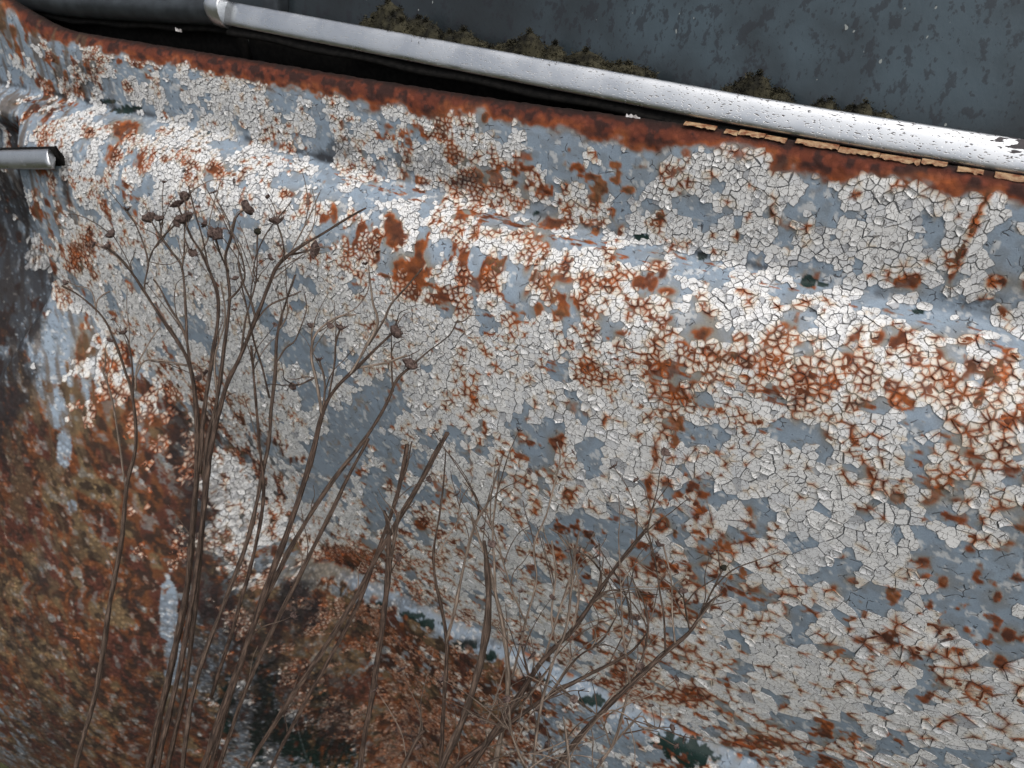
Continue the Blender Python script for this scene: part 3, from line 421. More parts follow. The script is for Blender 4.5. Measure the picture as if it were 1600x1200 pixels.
  ("s", [(.0447,-.3686,-1.1810,.0015), (.0489,-.3389,-.9793,.0014), (.0560,-.2992,-.7427,.0014), (.0647,-.2596,-.5428,.0013), (.0749,-.2203,-.3798,.0013), (.0862,-.1821,-.2539,.0013), (.0980,-.1467,-.1655,.0012), (.1082,-.1183,-.1136,.0012), (.1130,-.1060,-.0982,.0012), (.1130,-.0973,-.0843,.0010), (.1132,-.0920,-.0761,.0009), (.1186,-.0879,-.0742,.0007)], None),
  ("b", [(.1124,-.1078,-.1004,.0007), (.1041,-.1066,-.0832,.0006), (.0875,-.1117,-.0685,.0004)], None),
  ("b", [(.1134,-.1054,-.0977,.0007), (.1199,-.0936,-.0895,.0006), (.1254,-.0924,-.0975,.0005)], None),
 ]),
]
# ------------------------------------------------------------------ small helpers
def tag(o, label=None, cat=None, group=None, kind=None):
    for k, v in (('label', label), ('category', cat), ('group', group), ('kind', kind)):
        if v: o[k] = v
    return o
def empty(name, loc):
    o = bpy.data.objects.new(name, None); COL.objects.link(o); o.location = loc; o.empty_display_size = .02; return o
def link(name, me, mat, parent=None, loc=None):
    o = bpy.data.objects.new(name, me); COL.objects.link(o)
    if mat and not me.materials: me.materials.append(mat)
    if loc is not None: o.location = loc
    if parent is not None:
        o.parent = parent
        base = parent.matrix_world.translation if parent.parent is None else parent.location + parent.parent.location
        o.location = Vector(loc or (0, 0, 0)) - (parent.location + (parent.parent.location if parent.parent else Vector()))
    return o
def mesh_np(name, V, quads=None, tris=None, smooth=True, cols=None, attrs=None, uv=None):
    me = bpy.data.meshes.new(name)
    nq = 0 if quads is None else len(quads); nt = 0 if tris is None else len(tris)
    me.vertices.add(len(V)); me.vertices.foreach_set('co', np.asarray(V, np.float32).ravel())
    loops = np.concatenate([np.asarray(a, np.int32).ravel() for a in (quads, tris) if a is not None and len(a)])
    me.loops.add(len(loops)); me.loops.foreach_set('vertex_index', loops)
    starts = np.r_[np.arange(nq)*4, nq*4+np.arange(nt)*3].astype(np.int32)
    me.polygons.add(nq+nt); me.polygons.foreach_set('loop_start', starts)
    me.polygons.foreach_set('use_smooth', np.full(nq+nt, smooth, bool))
    me.update(calc_edges=True)
    if cols is not None:
        a = me.color_attributes.new('Col', 'FLOAT_COLOR', 'POINT')
        a.data.foreach_set('color', np.c_[cols, np.ones(len(cols))].astype(np.float32).ravel())
    for k, v in (attrs or {}).items():
        a = me.attributes.new(k, 'FLOAT', 'POINT'); a.data.foreach_set('value', np.asarray(v, np.float32))
    if uv is not None:
        a = me.attributes.new('chart', 'FLOAT_VECTOR', 'POINT')
        a.data.foreach_set('vector', np.c_[uv, np.zeros(len(uv))].astype(np.float32).ravel())
    return me
def hash01(i, j, k=0):
    h = (np.asarray(i, np.int64)*374761393 + np.asarray(j, np.int64)*668265263 + k*2147483647 + 1013904223) & 0xffffffff
    h = ((h ^ (h >> 13))*1274126177) & 0xffffffff
    h = ((h ^ (h >> 16))*2246822519) & 0xffffffff
    return ((h ^ (h >> 15)) & 0xffffff)/float(0x1000000)
def vnoise(x, y, k=0):
    i = np.floor(x); j = np.floor(y); fx = x-i; fy = y-j
    fx = fx*fx*fx*(fx*(fx*6-15)+10); fy = fy*fy*fy*(fy*(fy*6-15)+10)
    i = i.astype(np.int64); j = j.astype(np.int64)
    a = hash01(i, j, k); b = hash01(i+1, j, k); c = hash01(i, j+1, k); d = hash01(i+1, j+1, k)
    return (a*(1-fx)+b*fx)*(1-fy)+(c*(1-fx)+d*fx)*fy
def fbm(x, y, k=0, o=3, g=.5):
    t = 0; a = 1; n = 0
    for m in range(o):
        t = t+a*vnoise(x*2**m+m*17.3, y*2**m+m*9.1, k+m); n += a; a *= g
    return t/n
_ec = {}
def even(n, o=3):        # spread fractal noise to an even 0..1
    if o not in _ec:
        q = rng.uniform(0, 300, (2, 40000)); _ec[o] = np.sort(fbm(q[0], q[1], 5, o))
    return np.interp(n, _ec[o], np.linspace(0, 1, 40000))
def lerp(a, b, t):
    t = np.asarray(t)[..., None]; return a*(1-t)+np.asarray(b)*t

# ------------------------------------------------------------------ materials
def newmat(name):
    m = bpy.data.materials.new(name); m.use_nodes = True
    nt = m.node_tree; return m, nt, nt.nodes['Principled BSDF']
def N(nt, t, **kw):
    n = nt.nodes.new(t)
    for k, v in kw.items():
        if k in n.inputs: n.inputs[k].default_value = v
        else: setattr(n, k, v)
    return n
def mathn(nt, op, a, b=None, c=None):
    n = nt.nodes.new('ShaderNodeMath'); n.operation = op
    for i, v in enumerate((a, b, c)):
        if v is None: continue
        if isinstance(v, (int, float)): n.inputs[i].default_value = v
        else: nt.links.new(v, n.inputs[i])
    return n.outputs[0]
def mixc(nt, fac, a, b, mode='MIX'):
    n = nt.nodes.new('ShaderNodeMix'); n.data_type = 'RGBA'; n.blend_type = mode
    for i, v in ((0, fac), (6, a), (7, b)):
        if isinstance(v, (int, float)): n.inputs[i].default_value = v
        elif isinstance(v, tuple): n.inputs[i].default_value = v+(1,)
        else: nt.links.new(v, n.inputs[i])
    return n.outputs[2]
def ramp(nt, src, a, b, lo=0., hi=1.):
    n = nt.nodes.new('ShaderNodeMapRange'); n.interpolation_type = 'SMOOTHSTEP'
    n.inputs[1].default_value = a; n.inputs[2].default_value = b; n.inputs[3].default_value = lo; n.inputs[4].default_value = hi
    nt.links.new(src, n.inputs[0]); return n.outputs[0]
def noise(nt, co, scale, detail=3, rough=.55):
    n = N(nt, 'ShaderNodeTexNoise', Scale=scale, Detail=detail, Roughness=rough)
    if co is not None: nt.links.new(co, n.inputs['Vector'])
    return n.outputs['Fac']
def edges(nt, co, scale, rnd=1.):
    n = N(nt, 'ShaderNodeTexVoronoi', feature='DISTANCE_TO_EDGE', Scale=scale, Randomness=rnd)
    nt.links.new(co, n.inputs['Vector']); return n.outputs['Distance']
def bump(nt, bsdf, h, strength, dist):
    n = N(nt, 'ShaderNodeBump', Strength=strength, Distance=dist); nt.links.new(h, n.inputs['Height'])
    nt.links.new(n.outputs[0], bsdf.inputs['Normal'])
def attr(nt, name, out='Fac'):
    return N(nt, 'ShaderNodeAttribute', attribute_name=name).outputs[out]

def make_skin():
    m, nt, b = newmat('weathered_blue_paint_and_rust')
    col = attr(nt, 'Col', 'Color'); ch = N(nt, 'ShaderNodeTexCoord').outputs['Object']; bare = attr(nt, 'bare'); crust = attr(nt, 'crust')
    fine = noise(nt, ch, 1500, 3, .6); mid = noise(nt, ch, 260, 3)
    c = mixc(nt, 1., col, mixc(nt, fine, (.72, .72, .72), (1.28, 1.28, 1.28)), 'MULTIPLY')
    vg = N(nt, 'ShaderNodeTexVoronoi', feature='F1', Scale=330.); nt.links.new(ch, vg.inputs['Vector'])
    vs = N(nt, 'ShaderNodeSeparateColor'); nt.links.new(vg.outputs['Color'], vs.inputs[0])
    grain = mathn(nt, 'SUBTRACT', 1., mathn(nt, 'MULTIPLY', vg.outputs['Distance'], 1.3))
    grit = mathn(nt, 'MULTIPLY', ramp(nt, vs.outputs[0], .15, .95), grain)
    c = mixc(nt, mathn(nt, 'MULTIPLY', crust, .85), c, mixc(nt, 1., c, mixc(nt, grit, (.58, .55, .54), (1.75, 1.68, 1.62)), 'MULTIPLY'))
    # fine cracks and chip marks in bare paint
    warp = N(nt, 'ShaderNodeVectorMath', operation='ADD'); nt.links.new(ch, warp.inputs[0])
    wn_ = N(nt, 'ShaderNodeTexNoise', Scale=160., Detail=2); nt.links.new(ch, wn_.inputs['Vector'])
    wm = N(nt, 'ShaderNodeVectorMath', operation='SCALE'); wm.inputs[3].default_value = .004; nt.links.new(wn_.outputs['Color'], wm.inputs[0]); nt.links.new(wm.outputs[0], warp.inputs[1])
    e = edges(nt, warp.outputs[0], 135)
    line = ramp(nt, e, .010, .035, 1, 0)
    line = mathn(nt, 'MULTIPLY', line, ramp(nt, mid, .50, .62))
    chip = ramp(nt, noise(nt, ch, 620, 2), .70, .76)
    mask = mathn(nt, 'MULTIPLY', mathn(nt, 'MAXIMUM', mathn(nt, 'MULTIPLY', line, .8), mathn(nt, 'MULTIPLY', chip, .45)), bare)
    c = mixc(nt, mask, c, (.045, .042, .042))
    nt.links.new(c, b.inputs['Base Color'])
    nt.links.new(attr(nt, 'rough'), b.inputs['Roughness'])
    h = mathn(nt, 'ADD', mathn(nt, 'MULTIPLY', mathn(nt, 'MULTIPLY', grit, crust), 1.), mathn(nt, 'MULTIPLY', fine, .12))
    h = mathn(nt, 'SUBTRACT', h, mathn(nt, 'MULTIPLY', mask, .5))
    bump(nt, b, h, .9, .0009); b.inputs['Specular IOR Level'].default_value = .28
    return m
def make_flake():
    m, nt, b = newmat('cracked_white_paint')
    col = attr(nt, 'Col', 'Color'); ch = attr(nt, 'chart', 'Vector'); tone = attr(nt, 'tone')
    fine = noise(nt, ch, 1300, 3, .6); mid = noise(nt, ch, 300, 3)
    c = mixc(nt, 1., col, mixc(nt, fine, (.84, .84, .84), (1.14, 1.14, 1.14)), 'MULTIPLY')
    warp = N(nt, 'ShaderNodeVectorMath', operation='ADD'); nt.links.new(ch, warp.inputs[0])
    wn_ = N(nt, 'ShaderNodeTexNoise', Scale=350., Detail=2); nt.links.new(ch, wn_.inputs['Vector'])
    wm = N(nt, 'ShaderNodeVectorMath', operation='SCALE'); wm.inputs[3].default_value = .0022; nt.links.new(wn_.outputs['Color'], wm.inputs[0]); nt.links.new(wm.outputs[0], warp.inputs[1])
    e = edges(nt, warp.outputs[0], 400)
    line = mathn(nt, 'MULTIPLY', ramp(nt, e, .015, .065, 1, 0), ramp(nt, mid, .36, .54))
    speck = ramp(nt, noise(nt, ch, 1050, 1), .66, .73)
    mask = mathn(nt, 'MAXIMUM', mathn(nt, 'MULTIPLY', line, .75), mathn(nt, 'MULTIPLY', speck, .62))
    c = mixc(nt, mask, c, (.09, .08, .075))
    nt.links.new(c, b.inputs['Base Color']); b.inputs['Roughness'].default_value = .6; b.inputs['Specular IOR Level'].default_value = .22
    h = mathn(nt, 'SUBTRACT', mathn(nt, 'MULTIPLY', mid, .6), mathn(nt, 'MULTIPLY', mask, .5))
    bump(nt, b, h, .6, .0005)
    return m
def make_chrome():
    m, nt, b = newmat('pitted_chrome')
    ch = N(nt, 'ShaderNodeTexCoord').outputs['Object']
    mp = N(nt, 'ShaderNodeMapping'); mp.inputs['Scale'].default_value = (.45, 1, 1.6); nt.links.new(ch, mp.inputs[0])
    pit = ramp(nt, noise(nt, mp.outputs[0], 1150, 1, .5), .63, .67)
    x = N(nt, 'ShaderNodeSeparateXYZ'); nt.links.new(ch, x.inputs[0])
    along = ramp(nt, x.outputs[0], -.12, .16)
    pit = mathn(nt, 'MULTIPLY', pit, mathn(nt, 'ADD', mathn(nt, 'MULTIPLY', along, .7), .3))
    mp2 = N(nt, 'ShaderNodeMapping'); mp2.inputs['Scale'].default_value = (.32, 1, 1.5); nt.links.new(ch, mp2.inputs[0])
    n2 = noise(nt, mp2.outputs[0], 150, 3, .6)
    peel = ramp(nt, mathn(nt, 'ADD', n2, mathn(nt, 'MULTIPLY', ramp(nt, x.outputs[0], .165, .21), .16)), .685, .700)
    peel = mathn(nt, 'MULTIPLY', peel, ramp(nt, x.outputs[0], -.03, .03))
    k = mathn(nt, 'MAXIMUM', pit, peel)
    haze = noise(nt, ch, 60, 3)
    c = mixc(nt, k, mixc(nt, haze, (.58, .60, .62), (.74, .76, .78)), (.055, .048, .052))
    nt.links.new(c, b.inputs['Base Color'])
    nt.links.new(mathn(nt, 'SUBTRACT', 1., k), b.inputs['Metallic'])
    nt.links.new(mathn(nt, 'ADD', mathn(nt, 'MULTIPLY', k, .4), ramp(nt, haze, .3, .7, .26, .42)), b.inputs['Roughness'])
    bump(nt, b, mathn(nt, 'SUBTRACT', 1., k), .4, .0003)
    return m
def make_simple(name, c1, c2, rough=.6, scale=120, spec=.3, bmp=.0005, detail=4, stretch=None):
    m, nt, b = newmat(name)
    co = N(nt, 'ShaderNodeTexCoord').outputs['Object']
    if stretch:
        mp = N(nt, 'ShaderNodeMapping'); mp.inputs['Scale'].default_value = stretch; nt.links.new(co, mp.inputs[0]); co = mp.outputs[0]
    n = noise(nt, co, scale, detail, .6)
    nt.links.new(mixc(nt, ramp(nt, n, .3, .7), c1, c2), b.inputs['Base Color'])
    b.inputs['Roughness'].default_value = rough; b.inputs['Specular IOR Level'].default_value = spec
    bump(nt, b, n, .6, bmp); return m
def make_glass():
    m, nt, b = newmat('grimy_dark_window_glass')
    co = N(nt, 'ShaderNodeTexCoord').outputs['Object']
    mp = N(nt, 'ShaderNodeMapping'); mp.inputs['Scale'].default_value = (1, 1, .62); mp.inputs['Rotation'].default_value = (0, .5, 0); nt.links.new(co, mp.inputs[0])
    n1 = noise(nt, mp.outputs[0], 170, 4, .65); n2 = noise(nt, mp.outputs[0], 420, 3, .6); big = noise(nt, co, 22, 3)
    x = N(nt, 'ShaderNodeSeparateXYZ'); nt.links.new(co, x.inputs[0])
    film_sky = mathn(nt, 'MULTIPLY', ramp(nt, big, .30, .62, .35, 1.), ramp(nt, x.outputs[0], -.10, .06, .22, 1.))
    film_sky = mathn(nt, 'MULTIPLY', film_sky, ramp(nt, x.outputs[2], .130, .160, .15, 1.))      # bluish sky reflection painted in with the film, fading left and towards the foot
    c = mixc(nt, film_sky, (.010, .012, .013), (.052, .078, .096))
    fleck = mathn(nt, 'MAXIMUM', ramp(nt, n1, .55, .60), ramp(nt, n2, .61, .65))
    c = mixc(nt, mathn(nt, 'MULTIPLY', fleck, .62), c, (.012, .012, .016))
    light = ramp(nt, noise(nt, mp.outputs[0], 330, 1), .765, .785)
    c = mixc(nt, light, c, (.25, .27, .26))
    nt.links.new(c, b.inputs['Base Color']); b.inputs['Roughness'].default_value = .28; b.inputs['Specular IOR Level'].default_value = .5
    bump(nt, b, n1, .35, .0006); return m
def make_stem():
    m, nt, b = newmat('dry_stalk')
    ln = attr(nt, 'chart', 'Vector'); tone = attr(nt, 'tone')
    mp = N(nt, 'ShaderNodeMapping'); mp.inputs['Scale'].default_value = (1, .07, 1); nt.links.new(ln, mp.inputs[0])
    n = noise(nt, mp.outputs[0], 1400, 3, .6); n2 = noise(nt, ln, 160, 3)
    c = mixc(nt, ramp(nt, n, .32, .68), (.014, .008, .006), (.115, .074, .054))
    c = mixc(nt, ramp(nt, n2, .45, .72), c, (.022, .013, .010))
    pale = mixc(nt, ramp(nt, n, .3, .7), (.10, .072, .056), (.34, .275, .22))
    c = mixc(nt, tone, c, pale)
    nt.links.new(c, b.inputs['Base Color']); b.inputs['Roughness'].default_value = .7; b.inputs['Specular IOR Level'].default_value = .25
    bump(nt, b, n, 1., .0012); return m

MAT_SKIN, MAT_FLAKE, MAT_CHROME, MAT_GLASS, MAT_STEM = make_skin(), make_flake(), make_chrome(), make_glass(), make_stem()
MAT_RUBBER = make_simple('perished_black_rubber', (.003, .003, .003), (.012, .011, .010), .9, 300, .2, .001)
MAT_FRAME = make_simple('dull_dark_frame_paint', (.018, .022, .026), (.040, .048, .055), .5, 90, .4, .0004)
MAT_HEAD = make_simple('brown_seed_head', (.028, .017, .015), (.145, .105, .092), .85, 700, .2, .0008)
MAT_MOSS = make_simple('dark_moss', (.010, .010, .008), (.058, .053, .032), .9, 160, .2, .0005)
MAT_CREAM = make_simple('cream_paint_edge', (.17, .055, .022), (.44, .31, .18), .6, 330, .3, .0004)
MAT_SOIL = make_simple('dark_grassy_soil', (.018, .020, .010), (.06, .062, .03), .95, 30, .1, .01)

# ------------------------------------------------------------------ wear and painted shade fields, kept on a 1 mm raster over the sheet
RX, RS = np.arange(-.76, .44, .001), np.arange(0, S_MAX, .001)
def load_chart(t):
    A = np.array([[int(c) for c in l] for l in t.strip().split('\n')], float)/10
    gx = (np.clip(RX, *CHART_X)-CHART_X[0])/(CHART_X[1]-CHART_X[0])*(A.shape[1]-1)
    gs = (np.clip(RS, *CHART_S)-CHART_S[0])/(CHART_S[1]-CHART_S[0])*(A.shape[0]-1)
    i = np.minimum(gx.astype(int), A.shape[1]-2); j = np.minimum(gs.astype(int), A.shape[0]-2)
    fx = (gx-i)[:, None]; fs = (gs-j)[None, :]
    B = A.T
    return (B[i][:, j]*(1-fx)+B[i+1][:, j]*fx)*(1-fs)+(B[i][:, j+1]*(1-fx)+B[i+1][:, j+1]*fx)*fs
def stamp(patches, soft, wob, scale):
    F = np.zeros((len(RX), len(RS)))
    for k, e in enumerate(patches):
        x0, s0, ax, as_, bx, bs = e[:6]; w = e[6] if len(e) > 6 else 1.
        hx, hs = (abs(ax)+abs(bx))*1.7+.004, (abs(as_)+abs(bs))*1.7+.004
        i0, i1 = np.searchsorted(RX, (x0-hx, x0+hx)); j0, j1 = np.searchsorted(RS, (s0-hs, s0+hs))
        if i1 <= i0 or j1 <= j0: continue
        X, S = np.meshgrid(RX[i0:i1]-x0, RS[j0:j1]-s0, indexing='ij')
        det = ax*bs-bx*as_
        if abs(det) < 1e-9: continue
        a = (X*bs-S*bx)/det; b = (S*ax-X*as_)/det
        r = np.hypot(a, b) + wob*(fbm((X+x0)*scale+k*3.7, (S+s0)*scale, 40+k, 3)-.5)
        F[i0:i1, j0:j1] = np.maximum(F[i0:i1, j0:j1], w*sstep(1+soft, 1-soft, r))
    return F
XX, SS = np.meshgrid(RX, RS, indexing='ij')
F_W = load_chart(WHITE_CHART); F_R = load_chart(RUST_CHART)
F_BARE = stamp(BARE_PATCHES, .12, .5, 120); F_SPOT = stamp(RUST_SPOTS, .75, .9, 240)
F_GRIME_SHADE = stamp(GRIME_SHADE, .6, 1.1, 110); F_GREEN = stamp(GREEN_PATCHES, .10, 1.9, 330)
S_LIP = s_of_z(.1325); S_CREASE = s_of_z(.0795); S_SWAGE = s_of_z(-.2595)
def sample(F, x, s):
    gx = np.clip((x-RX[0])/.001, 0, len(RX)-2.001); gs = np.clip(s/.001, 0, len(RS)-2.001)
    i = gx.astype(int); j = gs.astype(int); fx = gx-i; fs = gs-j
    return (F[i, j]*(1-fx)+F[i+1, j]*fx)*(1-fs)+(F[i, j+1]*(1-fx)+F[i+1, j+1]*fx)*fs
F_STAR = None
def streak(x, s): return sstep(S_CREASE, S_CREASE+.015, s)*sstep(S_CREASE+.085, S_CREASE+.045, s)
def rust_amount(x, s):
    d = np.clip(sample(F_R, x, s), 0, 1)
    k = 1-.45*np.maximum(streak(x, s), .8*sstep(-.12, -.25, x))          # stains run down the shoulder and the front end
    bl = np.maximum(prof(s)[0]-surf(x, s)[..., 1], 0)
    n = even(fbm((x-.8*bl)*150, (s+.6*bl)*150*k, 21, 3))
    zone = sstep(-.15, -.24, x+.35*(s-S_SWAGE))*sstep(S_CREASE+.15, S_CREASE+.24, s)       # scabby wing and sill: rust all over
    zone = np.maximum(zone, sstep(S_SWAGE+.012, S_SWAGE+.03, s)*sstep(.06, -.02, x))
    f = d**1.6*.74*(1-zone)+sstep(.12, .58, d)*1.02*zone
    f = f*(1-.9*sample(F_BARE, x, s)*sstep(-.1, -.2, x))
    r = sstep(1-f-.22, 1-f+.32, n)*(.80+.2*sstep(.7, .95, n))
    if F_STAR is not None: r = np.maximum(r, sample(F_STAR, x, s))
    sp = sample(F_SPOT, x, s); r = np.maximum(r, sstep(.10, .95, sp+.35*(n-.5)*(sp > .02)))
    w = .002+.015*fbm(x*26, s*0, 31, 4)+.006*(even(fbm(x*120, s*120, 33, 3))-.5)
    lip = sstep(w+.007, w-.004, s-S_LIP-.001)
    r = r*(1-.85*np.exp(-((s-S_SWAGE-.0075)/.0065)**2)*sstep(-.24, -.20, x))                # the swage strip keeps its blue
    return np.clip(np.maximum(r, lip), 0, 1), lip
C_BLUE, C_WHITE = np.array((.238, .298, .366)), np.array((.745, .748, .74))
def rust_colour(c, r, n, lip, base):
    """paint -> faint stain -> orange -> red brown -> near black, with n shifting the hue"""
    stain = np.array((.60, .47, .29)) if base == 'white' else np.array((.25, .225, .175))
    c = lerp(c, stain, sstep(.08, .42, r)*.6)
    orange = lerp(np.broadcast_to(np.array((.42, .108, .022)), c.shape), np.array((.21, .052, .020)), n)
    c = lerp(c, orange, sstep(.34, .66, r))
    c = lerp(c, np.array((.085, .026, .015)), sstep(.60, .94, r)*(.32+.65*n))
    c = lerp(c, np.array((.105, .030, .021)), lip**1.5*.8)
    return lerp(c, np.array((.030, .016, .014)), lip**2*sstep(.45, .8, n)*.85)
def lip_dark(c, s): return lerp(c, np.array((.012, .008, .007)), sstep(S_LIP+.0050, S_LIP-.0010, s)*.9)  # near black along the lip edge

# ------------------------------------------------------------------ crack pattern: small cells inside larger plates
def warp_axis(lo, hi, size):
    p = [lo]
    while p[-1] < hi: p.append(p[-1]+size(p[-1]))
    return np.array(p)
size_x = lambda x: np.interp(x, (-.70, -.30, -.12, .03, .18, .40), (.0025, .0022, .0024, .0030, .0041, .0050))
_zs = lambda s: prof(s)[1]
size_s = lambda s: float(np.interp(-_zs(s), (-.13, -.085, -.05, .0, .08, .20, .26, .5), (.0025, .0025, .0025, .0034, .0046, .0045, .0030, .0030)))
UX = warp_axis(-.66, .41, lambda x: float(size_x(x))); VS = warp_axis(float(S_LIP)+.004, float(s_of_z(-.56)), size_s)
nu, nv = len(UX)-1, len(VS)-1
iu, jv = np.meshgrid(np.arange(nu), np.arange(nv), indexing='ij')
brick = sstep(S_CREASE+.002, S_CREASE-.006, VS[:-1])[None, :]*sstep(-.16, -.06, UX[:-1])[:, None]        # ruled brick-like cracks above the shoulder
ju = .5+(hash01(iu, jv, 1)-.5)*(1.0-.10*brick); jw = .5+(hash01(iu, jv, 2)-.5)*(1.0-.62*brick)
SX = UX[:-1][:, None]+np.diff(UX)[:, None]*(ju+.25*(jv % 2)*brick); SV = VS[:-1][None, :]+np.diff(VS)[None, :]*jw
thin_out = .14+.42*sstep(.045, -.04, prof(SV)[1])*sstep(-.14, .08, SX)                  # larger plates low on the flank
alive = hash01(iu, jv, 3) > np.where(brick > .5, .10, thin_out)
pu, pv = 4, 4
PI, PJ = nu//pu+2, nv//pv+2
p_i, p_j = np.meshgrid(np.arange(PI), np.arange(PJ), indexing='ij')
cu = (p_i+hash01(p_i, p_j, 7))*pu; cv = (p_j+hash01(p_i, p_j, 8))*pv
def plate_of(u, v):
    bi = np.clip((u/pu).astype(int), 0, PI-1); bj = np.clip((v/pv).astype(int), 0, PJ-1)
    best = np.full(u.shape, 1e9); idn = np.zeros(u.shape, int)
    for di in (-1, 0, 1):
        for dj in (-1, 0, 1):
            a = np.clip(bi+di, 0, PI-1); b = np.clip(bj+dj, 0, PJ-1)
            d = (cu[a, b]-u)**2+(cv[a, b]-v)**2
            k = d < best; best = np.where(k, d, best); idn = np.where(k, a*PJ+b, idn)
    return idn
plate = plate_of(iu+ju, jv+jw)
n_keep = .40*hash01(plate, 0, 9)+.13*hash01(iu, jv, 10)+.62*even(fbm(SX*75, SV*75, 51, 2), 2)
rank = np.empty(n_keep.size); rank[np.argsort(n_keep.ravel())] = np.linspace(0, 1, n_keep.size); rank = rank.reshape(n_keep.shape)
W_cell = np.clip(sample(F_W, SX, SV), 0, 1); W_cell = W_cell**(.42+.10*streak(SX, SV))*sstep(.05, .34, W_cell)
lip_cell = rust_amount(SX, SV)[1]
swage_gap = sstep(.0085, .006, np.abs(SV-S_SWAGE-.0075))*sstep(-.21, -.19, SX)
ledge = np.exp(-((SV-S_CREASE-.007)/.004)**2)*.10
present = alive & (rank < W_cell-ledge) & (sample(F_BARE, SX, SV) < .5) & (lip_cell < .45) & (sample(F_GREEN, SX, SV) < .4) & (swage_gap < .5)
print('cells', nu*nv, 'flakes', int(present.sum()))

# ------------------------------------------------------------------ flake outlines
def clip(poly, mx, ms, nx, ns):
    out = []; L = len(poly)
    dprev = (poly[-1][0]-mx)*nx+(poly[-1][1]-ms)*ns; pp = poly[-1]
    for p in poly:
        d = (p[0]-mx)*nx+(p[1]-ms)*ns
        if (d <= 0) != (dprev <= 0):
            t = dprev/(dprev-d); out.append((pp[0]+(p[0]-pp[0])*t, pp[1]+(p[1]-pp[1])*t))
        if d <= 0: out.append(p)
        pp = p; dprev = d
    return out
rnd = random.Random(3)
sx_l, sv_l, al_l, pr_l, pl_l = SX.tolist(), SV.tolist(), alive.tolist(), present.tolist(), plate.tolist()
polys = []
NB = sorted([(a, b) for a in range(-3, 4) for b in range(-3, 4) if (a, b) != (0, 0)], key=lambda t: t[0]**2+t[1]**2)
for i in range(nu):
    for j in range(nv):
        if not pr_l[i][j]: continue
        x0, s0 = sx_l[i][j], sv_l[i][j]
        poly = [(x0-.014, s0-.012), (x0+.014, s0-.012), (x0+.014, s0+.012), (x0-.014, s0+.012)]
        for a, b in NB:
            m, n = i+a, j+b
            if not (0 <= m < nu and 0 <= n < nv) or not al_l[m][n]: continue
            dx, ds = sx_l[m][n]-x0, sv_l[m][n]-s0; L = math.hypot(dx, ds)
            if L > .022 or L < 1e-6: continue
            g = .00029 if pl_l[m][n] != pl_l[i][j] else (.00009 if (i*7+m*7+j*3+n*3) % 5 else .00022)
            if not pr_l[m][n]: g = .00012
            h = L/2-g
            poly = clip(poly, x0+dx/L*h, s0+ds/L*h, dx, ds)
            if len(poly) < 3: break
        if len(poly) < 3: continue
        q = []
        for k in range(len(poly)):                                   # drop slivers, roughen long edges
            p, p2 = poly[k], poly[(k+1) % len(poly)]; L = math.hypot(p2[0]-p[0], p2[1]-p[1])
            if L < .00035: continue
            q.append(p)
            if L > .0020:
                t = rnd.uniform(.35, .65); o = rnd.uniform(-.16, .10)*min(L, .003)
                q.append((p[0]+(p2[0]-p[0])*t+(p2[1]-p[1])/L*o*-1, p[1]+(p2[1]-p[1])*t+(p2[0]-p[0])/L*o))
        if len(q) >= 3: polys.append((i, j, q))
# rust breaking out where cracks meet
st = np.array([p for k, (_, _, q) in enumerate(polys) for p in q[::2]]); sdn = np.clip(sample(F_R, st[:, 0], st[:, 1]), 0, 1)
clump = sstep(.30, .85, even(fbm(st[:, 0]*62, st[:, 1]*48, 23, 3)))*1.9
crowd = np.clip(np.interp(st[:, 0], (-.3, 0, .2), (.32, .5, .8))*np.interp(prof(st[:, 1])[1], (-.2, -.03, .04), (1.25, 1.1, .72)), 0, 1.2)      # fewer per corner where the net is fine
pick = rng.random(len(st)) < .62*sdn**1.95*clump*crowd+.016*sdn+.003
st = st[pick]; sdn = sdn[pick]
F_STAR = np.zeros((len(RX), len(RS)))
for (x0, s0), d_ in zip(st, sdn):
    R0 = rng.uniform(.0016, .0036)*(.75+.7*d_)*np.interp(x0, (-.3, .15), (.8, 1.3)); an = rng.uniform(0, math.pi); el = rng.uniform(1.2, 2.4); top = rng.uniform(.55, 1.)
    H = R0*el
    i0, i1 = np.searchsorted(RX, (x0-H, x0+H)); j0, j1 = np.searchsorted(RS, (s0-H, s0+H))
    if i1 <= i0 or j1 <= j0: continue
    X, S = np.meshgrid(RX[i0:i1]-x0, RS[j0:j1]-s0, indexing='ij')
    a = (X*math.cos(an)+S*math.sin(an))/el; b_ = -X*math.sin(an)+S*math.cos(an)
    F_STAR[i0:i1, j0:j1] = np.maximum(F_STAR[i0:i1, j0:j1], top*np.clip(1.05-np.hypot(a, b_)/R0, 0, 1)**1.1)
def box_blur(A, n):
    for ax in (0, 1):
        k = np.cumsum(np.concatenate([np.repeat(np.take(A, [0], ax), n+1, ax), A, np.repeat(np.take(A, [-1], ax), n, ax)], ax), ax)
        A = (np.take(k, np.arange(2*n+1, k.shape[ax]), ax)-np.take(k, np.arange(0, k.shape[ax]-2*n-1), ax))/(2*n+1)
    return A
F_HALO = box_blur(box_blur(np.maximum(F_STAR, F_SPOT), 3), 3)
